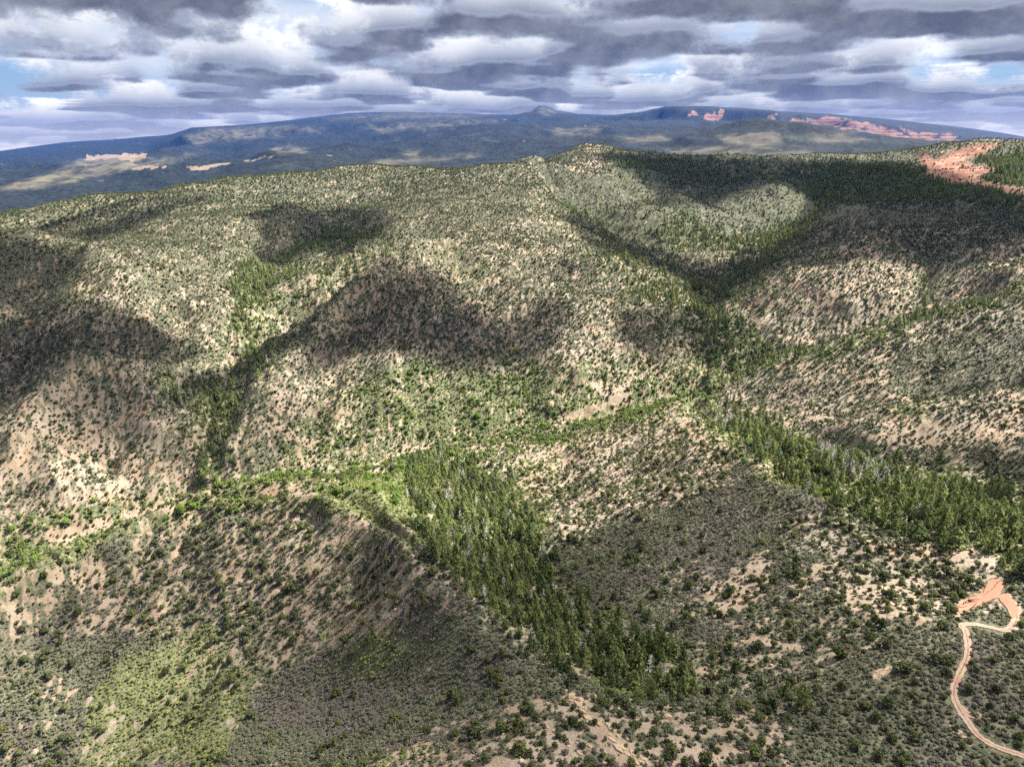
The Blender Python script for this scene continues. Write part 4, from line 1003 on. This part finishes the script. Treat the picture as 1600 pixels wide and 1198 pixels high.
for v, ms in enumerate(PIN_F):
    src = lone('pinyon_tree', 'tree', ['round pinyon on the slopes across the valley', 'low pinyon on the slopes across the valley', 'wide pinyon on the slopes across the valley'][v], ms, pin_far[v], 'distant pinyons')
    plants('pinyon_forest', pin_far[3 + v::3], src, 'distant pinyon and juniper speckling the far hills', 'forest')
rest = forest('oak', 'oak_thicket', 'tree', 'leafy oaks along the wash', OAK_N, PTRUNK, 260, ['bright green oak', 'yellow green oak'], (2.8, 4.2), ('small', 'middling', 'large'))
for v in range(2): plants('oak_woodland', rest[v::2], first[('oak', v)], 'bright green oak thickets along the valley wash', 'trees')
ind, rest = rank_individuals(S['snag'], 260)
px, py, w = project(ind[:, 0], ind[:, 1], ind[:, 2])
for k, p in enumerate(ind):
    o = bpy.data.objects.new('dead_tree', SNAG[k % 3]); col.objects.link(o); o.location = p[:3]; o.scale = (p[3],) * 3; o.rotation_euler = (random.gauss(0, .05), random.gauss(0, .05), random.uniform(0, 6.28))
    o['label'] = f"{words(p[3], (7, 9.5), ('short', 'middling', 'tall'))} grey dead tree {setting('snag', p)} {zone(px[k], py[k])}"; o['category'] = 'dead tree'; o['group'] = 'grey snags among the firs'
for v, ms in enumerate(BRU_N):
    b_ = S['brush']; src = lone('shrub', 'shrub', 'low grey green shrub on the brushy slopes', ms, b_[v], 'low shrubs')
    plants('brush', b_[3 + v::3], src, 'low grey green brush covering the slopes', 'brush', 0.9)
for v, ms in enumerate(BRU_F):
    b_ = S['brush_far']; src = lone('shrub', 'shrub', 'low grey green shrub on the slopes across the valley', ms, b_[v], 'low shrubs')
    plants('distant_brush', b_[2 + v::2], src, 'grey green brush covering the slopes across the valley', 'brush', 0.9)
for v, ms in enumerate(SAG_N):
    b_ = S['dry_brush']; src = lone('shrub', 'shrub', 'low dry brown shrub on the brushy slopes', ms, b_[v], 'low shrubs')
    plants('dry_brush', b_[2 + v::2], src, 'dry brown brush between the green shrubs', 'brush', 0.9)

for v, ms in enumerate(LUSH_N):
    b_ = S['green_brush']; src = lone('shrub', 'shrub', 'low yellow green shrub among the grass', ms, b_[v], 'low shrubs')
    plants('green_brush', b_[2 + v::2], src, 'yellow green brush on grassy slopes and valley floors', 'brush', 0.9)
# ------------------------------------------------------------------ dirt track, turn-out and rocks
def ground_at(px, py):
    d = ray(px, py); a = math.atan2(d[0], d[1]); tt = d[2] / math.hypot(d[0], d[1])
    rs = np.geomspace(60, 3000, 3000); z = height(np.sin(a) * rs, np.cos(a) * rs)
    k = int(np.argmax((z - CAM_Z) / rs >= tt))
    return math.sin(a) * rs[k], math.cos(a) * rs[k], z[k]
def catmull(p, n):
    p = np.array(p, float); p = np.concatenate([[2 * p[0] - p[1]], p, [2 * p[-1] - p[-2]]]); out = []
    for i in range(1, len(p) - 2):
        for s in np.linspace(0, 1, n, endpoint=False):
            out.append(0.5 * (2 * p[i] + (p[i + 1] - p[i - 1]) * s + (2 * p[i - 1] - 5 * p[i] + 4 * p[i + 1] - p[i + 2]) * s**2 + (3 * p[i] - p[i - 1] - 3 * p[i + 1] + p[i + 2]) * s**3))
    return np.array(out + [p[-2]])
m_road, t_, b_ = new_mat('red_dirt')
P_ = nd(t_, 'ShaderNodeNewGeometry').outputs['Position']
n1_ = noise(t_, P_, 1.1, 5, 0.65); n2_ = noise(t_, P_, 0.15, 3)
t_.links.new(mixc(t_, sstep(t_, n2_, 0.35, 0.65), mixc(t_, sstep(t_, n1_, 0.3, 0.7), (0.28, 0.155, 0.105), (0.36, 0.23, 0.17)), (0.35, 0.26, 0.195)), b_.inputs['Base Color'])
bp_ = nd(t_, 'ShaderNodeBump'); bp_.inputs['Strength'].default_value = 0.4; t_.links.new(n1_, bp_.inputs['Height']); t_.links.new(bp_.outputs[0], b_.inputs['Normal'])
m_track = m_road.copy(); m_track.name = 'wheel_worn_dirt'; t_ = m_track.node_tree
ab_ = mathn(t_, 'ABSOLUTE', attr(t_, 'across'))
wear = mathn(t_, 'ADD', mathn(t_, 'ABSOLUTE', mathn(t_, 'SUBTRACT', ab_, 0.55)), mathn(t_, 'MULTIPLY', mathn(t_, 'SUBTRACT', noise(t_, nd(t_, 'ShaderNodeNewGeometry').outputs['Position'], 0.8, 4, 0.7), 0.5), 0.9))
pb_ = t_.nodes['Principled BSDF']; src_ = pb_.inputs['Base Color'].links[0].from_socket
t_.links.new(mixc(t_, mathn(t_, 'MULTIPLY', sstep(t_, wear, 0.28, 0.55), 0.85), src_, (0.115, 0.105, 0.06)), pb_.inputs['Base Color'])
def drape_sheet(name, outline_xy, lift, label):
    """a filled patch of ground colour laid over the slope, its edge ragged"""
    p = np.array(outline_xy); c = p.mean(0); n = len(p); rings = 8
    V_ = [(c[0], c[1], 0)]; F_ = []
    for k in range(1, rings + 1):
        for q in p: V_.append((*(c + (q - c) * k / rings), 0))
    for i in range(n):
        j = (i + 1) % n; F_.append((0, 1 + i, 1 + j))
        for k in range(rings - 1):
            a, b = 1 + k * n, 1 + (k + 1) * n; F_.append((a + i, b + i, b + j, a + j))
    V_ = np.array(V_, float); V_[:, 2] = height(V_[:, 0], V_[:, 1]) + lift
    o = bpy.data.objects.new(name, mesh_from(name, V_.tolist(), F_, m_road)); col.objects.link(o); o['kind'] = 'structure'
    for q in o.data.polygons: q.use_smooth = True
def track_mesh():
    line = catmull([ground_at(x, min(y, 1197))[:2] if x <= 1600 else (ground_at(1600, 1182)[0] + 8, ground_at(1600, 1182)[1] - 6) for x, y in TRACK], 14)
    V_, F_ = [], []
    W_ = 9
    for i, p in enumerate(line):
        d = line[min(i + 1, len(line) - 1)] - line[max(i - 1, 0)]; d /= np.hypot(*d) + 1e-9; nn = np.array((-d[1], d[0]))
        w = 0.95 + 0.8 * smooth(0.62, 0.95, np.array(i / len(line))) + 0.25 * float(perlin(np.array(i * .31), np.array(.5)))
        for k in range(W_):
            s = (k / (W_ - 1) - 0.5) * 2; rag = 1 + (0.18 * random.uniform(-1, 1) if abs(s) == 1 else 0)
            q = p + nn * w * s * rag; V_.append((q[0], q[1], 0))
    for i in range(len(line) - 1):
        for k in range(W_ - 1):
            a = i * W_ + k; F_.append((a, a + 1, a + W_ + 1, a + W_))
    V_ = np.array(V_); V_[:, 2] = height(V_[:, 0], V_[:, 1]) + 0.16
    me_ = mesh_from('dirt_track', V_.tolist(), F_, m_track); at_ = me_.attributes.new('across', 'FLOAT', 'POINT'); at_.data.foreach_set('value', np.tile(np.linspace(-1, 1, W_), len(line)).astype(np.float32))
    o = bpy.data.objects.new('dirt_track', me_); col.objects.link(o); o['kind'] = 'structure'
    for q in o.data.polygons: q.use_smooth = True
track_mesh()
def ragged(pix, n, amp, seed):
    g_ = np.random.default_rng(seed)
    p = catmull(pix + [pix[0]], n)[:-1]
    p = p + g_.normal(0, amp, p.shape)
    return [ground_at(x, y)[:2] for x, y in p]
m_keep = m_road; m_road = m_road.copy(); m_road.name = 'rusty_cleared_earth'
for n_ in m_road.node_tree.nodes:
    if n_.type == 'MIX' and n_.data_type == 'RGBA' and not n_.inputs[7].is_linked: n_.inputs[7].default_value = (0.33, 0.155, 0.10, 1)
drape_sheet('turnout', ragged([(1493, 953), (1506, 940), (1530, 930), (1548, 908), (1562, 906), (1567, 918), (1555, 934), (1532, 945), (1508, 956)], 5, 1.3, 5), 0.2, '')
drape_sheet('turnout', ragged([(1560, 934), (1574, 927), (1584, 936), (1590, 958), (1582, 966), (1572, 950)], 5, 1.0, 6), 0.24, '')
m_road = m_keep
drape_sheet('bare_patch', ragged([(1498, 1100), (1514, 1108), (1534, 1116), (1530, 1124), (1512, 1120), (1502, 1110)], 4, 1.0, 7), 0.2, '')
drape_sheet('bare_patch', ragged([(1484, 1134), (1500, 1140), (1512, 1148), (1505, 1154), (1490, 1144)], 4, 1.0, 8), 0.2, '')

m_rock, t_, b_ = new_mat('pale_sandstone')
P_ = nd(t_, 'ShaderNodeNewGeometry').outputs['Position']
n1_ = noise(t_, P_, 0.9, 6, 0.65); n2_ = noise(t_, P_, 6.0, 3, 0.6)
t_.links.new(mixc(t_, mathn(t_, 'MULTIPLY', sstep(t_, n2_, 0.5, 0.8), 0.5), mixc(t_, sstep(t_, n1_, 0.35, 0.65), (0.33, 0.225, 0.125), (0.41, 0.325, 0.225)), (0.19, 0.155, 0.115)), b_.inputs['Base Color'])
bp_ = nd(t_, 'ShaderNodeBump'); bp_.inputs['Strength'].default_value = 0.6; bp_.inputs['Distance'].default_value = 0.3; t_.links.new(n1_, bp_.inputs['Height']); t_.links.new(bp_.outputs[0], b_.inputs['Normal'])
def boulder_mesh(seed):
    g_ = np.random.default_rng(seed); bm = bmesh.new(); bmesh.ops.create_icosphere(bm, subdivisions=3, radius=1)
    pl = [(g_.normal(0, 1, 3), g_.uniform(0.62, 0.9)) for _ in range(9)]
    for v in bm.verts:
        c = np.array(v.co)
        for nrm, dd in pl:
            nrm = nrm / np.linalg.norm(nrm); e = c @ nrm - dd
            if e > 0: c = c - nrm * e * 0.85
        c *= 1 + 0.06 * g_.normal() * 0.5
        v.co = Vector((c[0], c[1] * 0.8, c[2] * 0.7))
    m = bpy.data.meshes.new('boulder'); bm.to_mesh(m); bm.free(); m.materials.append(m_rock)
    return m
def slab_mesh(seed):
    """a broken sandstone ledge: uneven outline, stepped edge, cracked top"""
    g_ = np.random.default_rng(seed); V_, F_ = [], []
    n = 16; base = None
    for k, (h, s) in enumerate(((-0.35, 1.0), (0.0, 1.0), (0.02, 0.93), (0.20, 0.86), (0.24, 0.72))):
        for i in range(n):
            a = 6.283 * i / n; rr = (1 + 0.16 * math.sin(2 * a + seed) + 0.1 * math.sin(5 * a + seed * 2.1) + g_.uniform(-.07, .07)) * s
            V_.append((rr * math.cos(a), rr * math.sin(a) * 0.42, h + g_.uniform(-.02, .02)))
    for k in range(4):
        for i in range(n):
            j = (i + 1) % n; F_.append((k * n + i, k * n + j, (k + 1) * n + j, (k + 1) * n + i))
    V_.append((0, 0, 0.26)); F_ += [(4 * n + i, 4 * n + (i + 1) % n, 5 * n) for i in range(n)]
    return mesh_from('slab', V_, F_, m_rock)
BOULD = [boulder_mesh(400 + i) for i in range(4)]; SLABS = [slab_mesh(420 + i) for i in range(4)]
rocks = [(858, 1088, 1.5, 'rounded sandstone boulder on the crest above the shaded gully'), (893, 1090, 1.9, 'ochre boulder at the upper tip of the pale slabs'), (906, 1094, 1.6, 'squat boulder just beside the upper tip of the pale slabs'), (914, 1098, 1.2, 'small pale boulder against the crest beside the slabs'),
         (966, 1108, 1.0, 'small round boulder under the fir stand on the pale ridge'), (1043, 1121, 1.7, 'large pale boulder standing alone among juniper on the pale ridge'), (1049, 1108, 1.0, 'small boulder behind the large pale boulder'), (995, 1126, 0.8, 'little pale boulder between two junipers below the firs'),
         (885, 1080, 1.1, 'low ochre rock beside brush at the crest tip'), (1205, 1040, 1.0, 'small tan boulder on the bare streaks above the gully'), (1300, 1148, 1.1, 'lone pinkish boulder among brush on the near hill'), (815, 1190, 1.2, 'tan boulder at the foot of the pale ridge'), (1075, 1150, 1.0, 'tan boulder low on the pale ridge among small shrubs')]
for k, (x, y, s, lab) in enumerate(rocks):
    gx_, gy_, gz_ = ground_at(x, y)
    o = bpy.data.objects.new('boulder', BOULD[k % 4]); col.objects.link(o); o.location = (gx_, gy_, gz_ + 0.15 * s); o.scale = (s * 0.8,) * 3; o.rotation_euler = (0, 0, k * 1.3)
    o['label'], o['category'], o['group'] = lab, 'boulder', 'boulders on the near ridge'
def ledge(line, n, sizes, label, w_=1.0, seed=0):
    g_ = np.random.default_rng(seed)
    pts_ = catmull([ground_at(x, min(y, 1197)) for x, y in line], 12)
    e = bpy.data.objects.new('rock_outcrop', None); col.objects.link(e); e.location = pts_[0]; e['label'], e['category'], e['group'] = label, 'rock outcrop', 'sandstone ledges'
    for k in range(n):
        i = int(k / max(1, n - 1) * (len(pts_) - 2)); p = pts_[i]; d = pts_[i + 1] - p
        o = bpy.data.objects.new('slab', SLABS[k % 4]); col.objects.link(o); o.parent = e
        s = g_.uniform(*sizes); off = g_.normal(0, w_, 2); q = np.array((p[0] + off[0], p[1] + off[1])); z = height(q[:1], q[1:])[0]
        o.location = (q[0] - e.location.x, q[1] - e.location.y, z - e.location.z + 0.05); o.scale = (s, s * g_.uniform(.7, 1.2), s * 0.55)
        sl = [(height(q[:1] + dx, q[1:] + dy)[0] - z) / 1.5 for dx, dy in ((1.5, 0), (0, 1.5))]
        nn = Vector((-sl[0], -sl[1], 1)).normalized()
        rot = nn.to_track_quat('Z', 'X').to_matrix() @ Matrix.Rotation(math.atan2(d[1], d[0]) + g_.normal(0, .25), 3, 'Z')
        xax = Vector((d[0], d[1], 0)).normalized(); xax = (xax - nn * xax.dot(nn)).normalized(); yax = nn.cross(xax)
        o.rotation_euler = Matrix((xax, yax, nn)).transposed().to_euler()
ledge([(893, 1094), (912, 1108), (935, 1128), (962, 1152), (990, 1178), (1005, 1195)], 24, (0.9, 2.4), 'long pale sandstone ledge running down the near ridge', 2.0, 1)
ledge([(843, 1122), (862, 1140), (880, 1158), (898, 1176)], 9, (0.8, 1.6), 'short broken ledge beside the long sandstone ledge', 0.9, 2)
ledge([(1384, 905), (1386, 925), (1396, 940), (1408, 950)], 9, (1.2, 2.4), 'grey pale rock chute on the slope below the ridge crest', 1.0, 3)
ledge([(1362, 1062), (1380, 1050), (1400, 1042), (1430, 1046)], 9, (0.8, 1.5), 'curved orange rock edge among brush on the near hill', 0.7, 4)
ledge([(1110, 925), (1150, 908), (1195, 885)], 8, (0.9, 1.8), 'upper tan rock streak on the slope above the gully', 0.8, 5)
ledge([(1130, 952), (1165, 935), (1200, 908)], 8, (0.9, 1.8), 'lower tan rock streak on the slope above the gully', 0.8, 6)

# loose stones on the bare soil near the camera
X, Y, Z, c, g = candidates(90, 300, 1.5, 9)
st_ = np.stack([X, Y, Z, np.clip(g.lognormal(-1.45, 0.5, X.size), 0.1, 0.8)], -1)[(g.random(X.size) < 0.34 * c['soil'] * smooth(0.25, 0.5, c['bare']))]
for v in range(2):
    gx_, gy_, gz_ = st_[v][:3]
    o = bpy.data.objects.new('stone', BOULD[v]); col.objects.link(o); o.location = (gx_, gy_, gz_); o.scale = (0.35, 0.35, 0.35)
    o['label'] = ('small tan stone on bare soil', 'small rounded tan stone on bare soil')[v]; o['category'] = 'stone'; o['group'] = 'loose stones'
    plants('stones', st_[2 + v::2], o, 'loose tan stones strewn over bare soil', 'stones')

# look-alikes that would share a label are told apart by their order across the view
ORD = 'first second third fourth fifth sixth seventh eighth ninth tenth eleventh twelfth thirteenth fourteenth fifteenth sixteenth seventeenth eighteenth nineteenth twentieth'.split()
bpy.context.view_layer.update()
same = {}
for o in col.objects:
    if o.parent is None and 'label' in o and o.get('kind') != 'stuff': same.setdefault(o['label'], []).append(o)
for lab, obs in same.items():
    if len(obs) < 2: continue
    L = np.array([o.matrix_world.translation[:] for o in obs]); px = project(L[:, 0], L[:, 1], L[:, 2])[0]
    for k, i in enumerate(np.argsort(px)):
        obs[i]['label'] = f"{lab}, {ORD[k] if k < 20 else str(k + 1) + 'th'} from left"
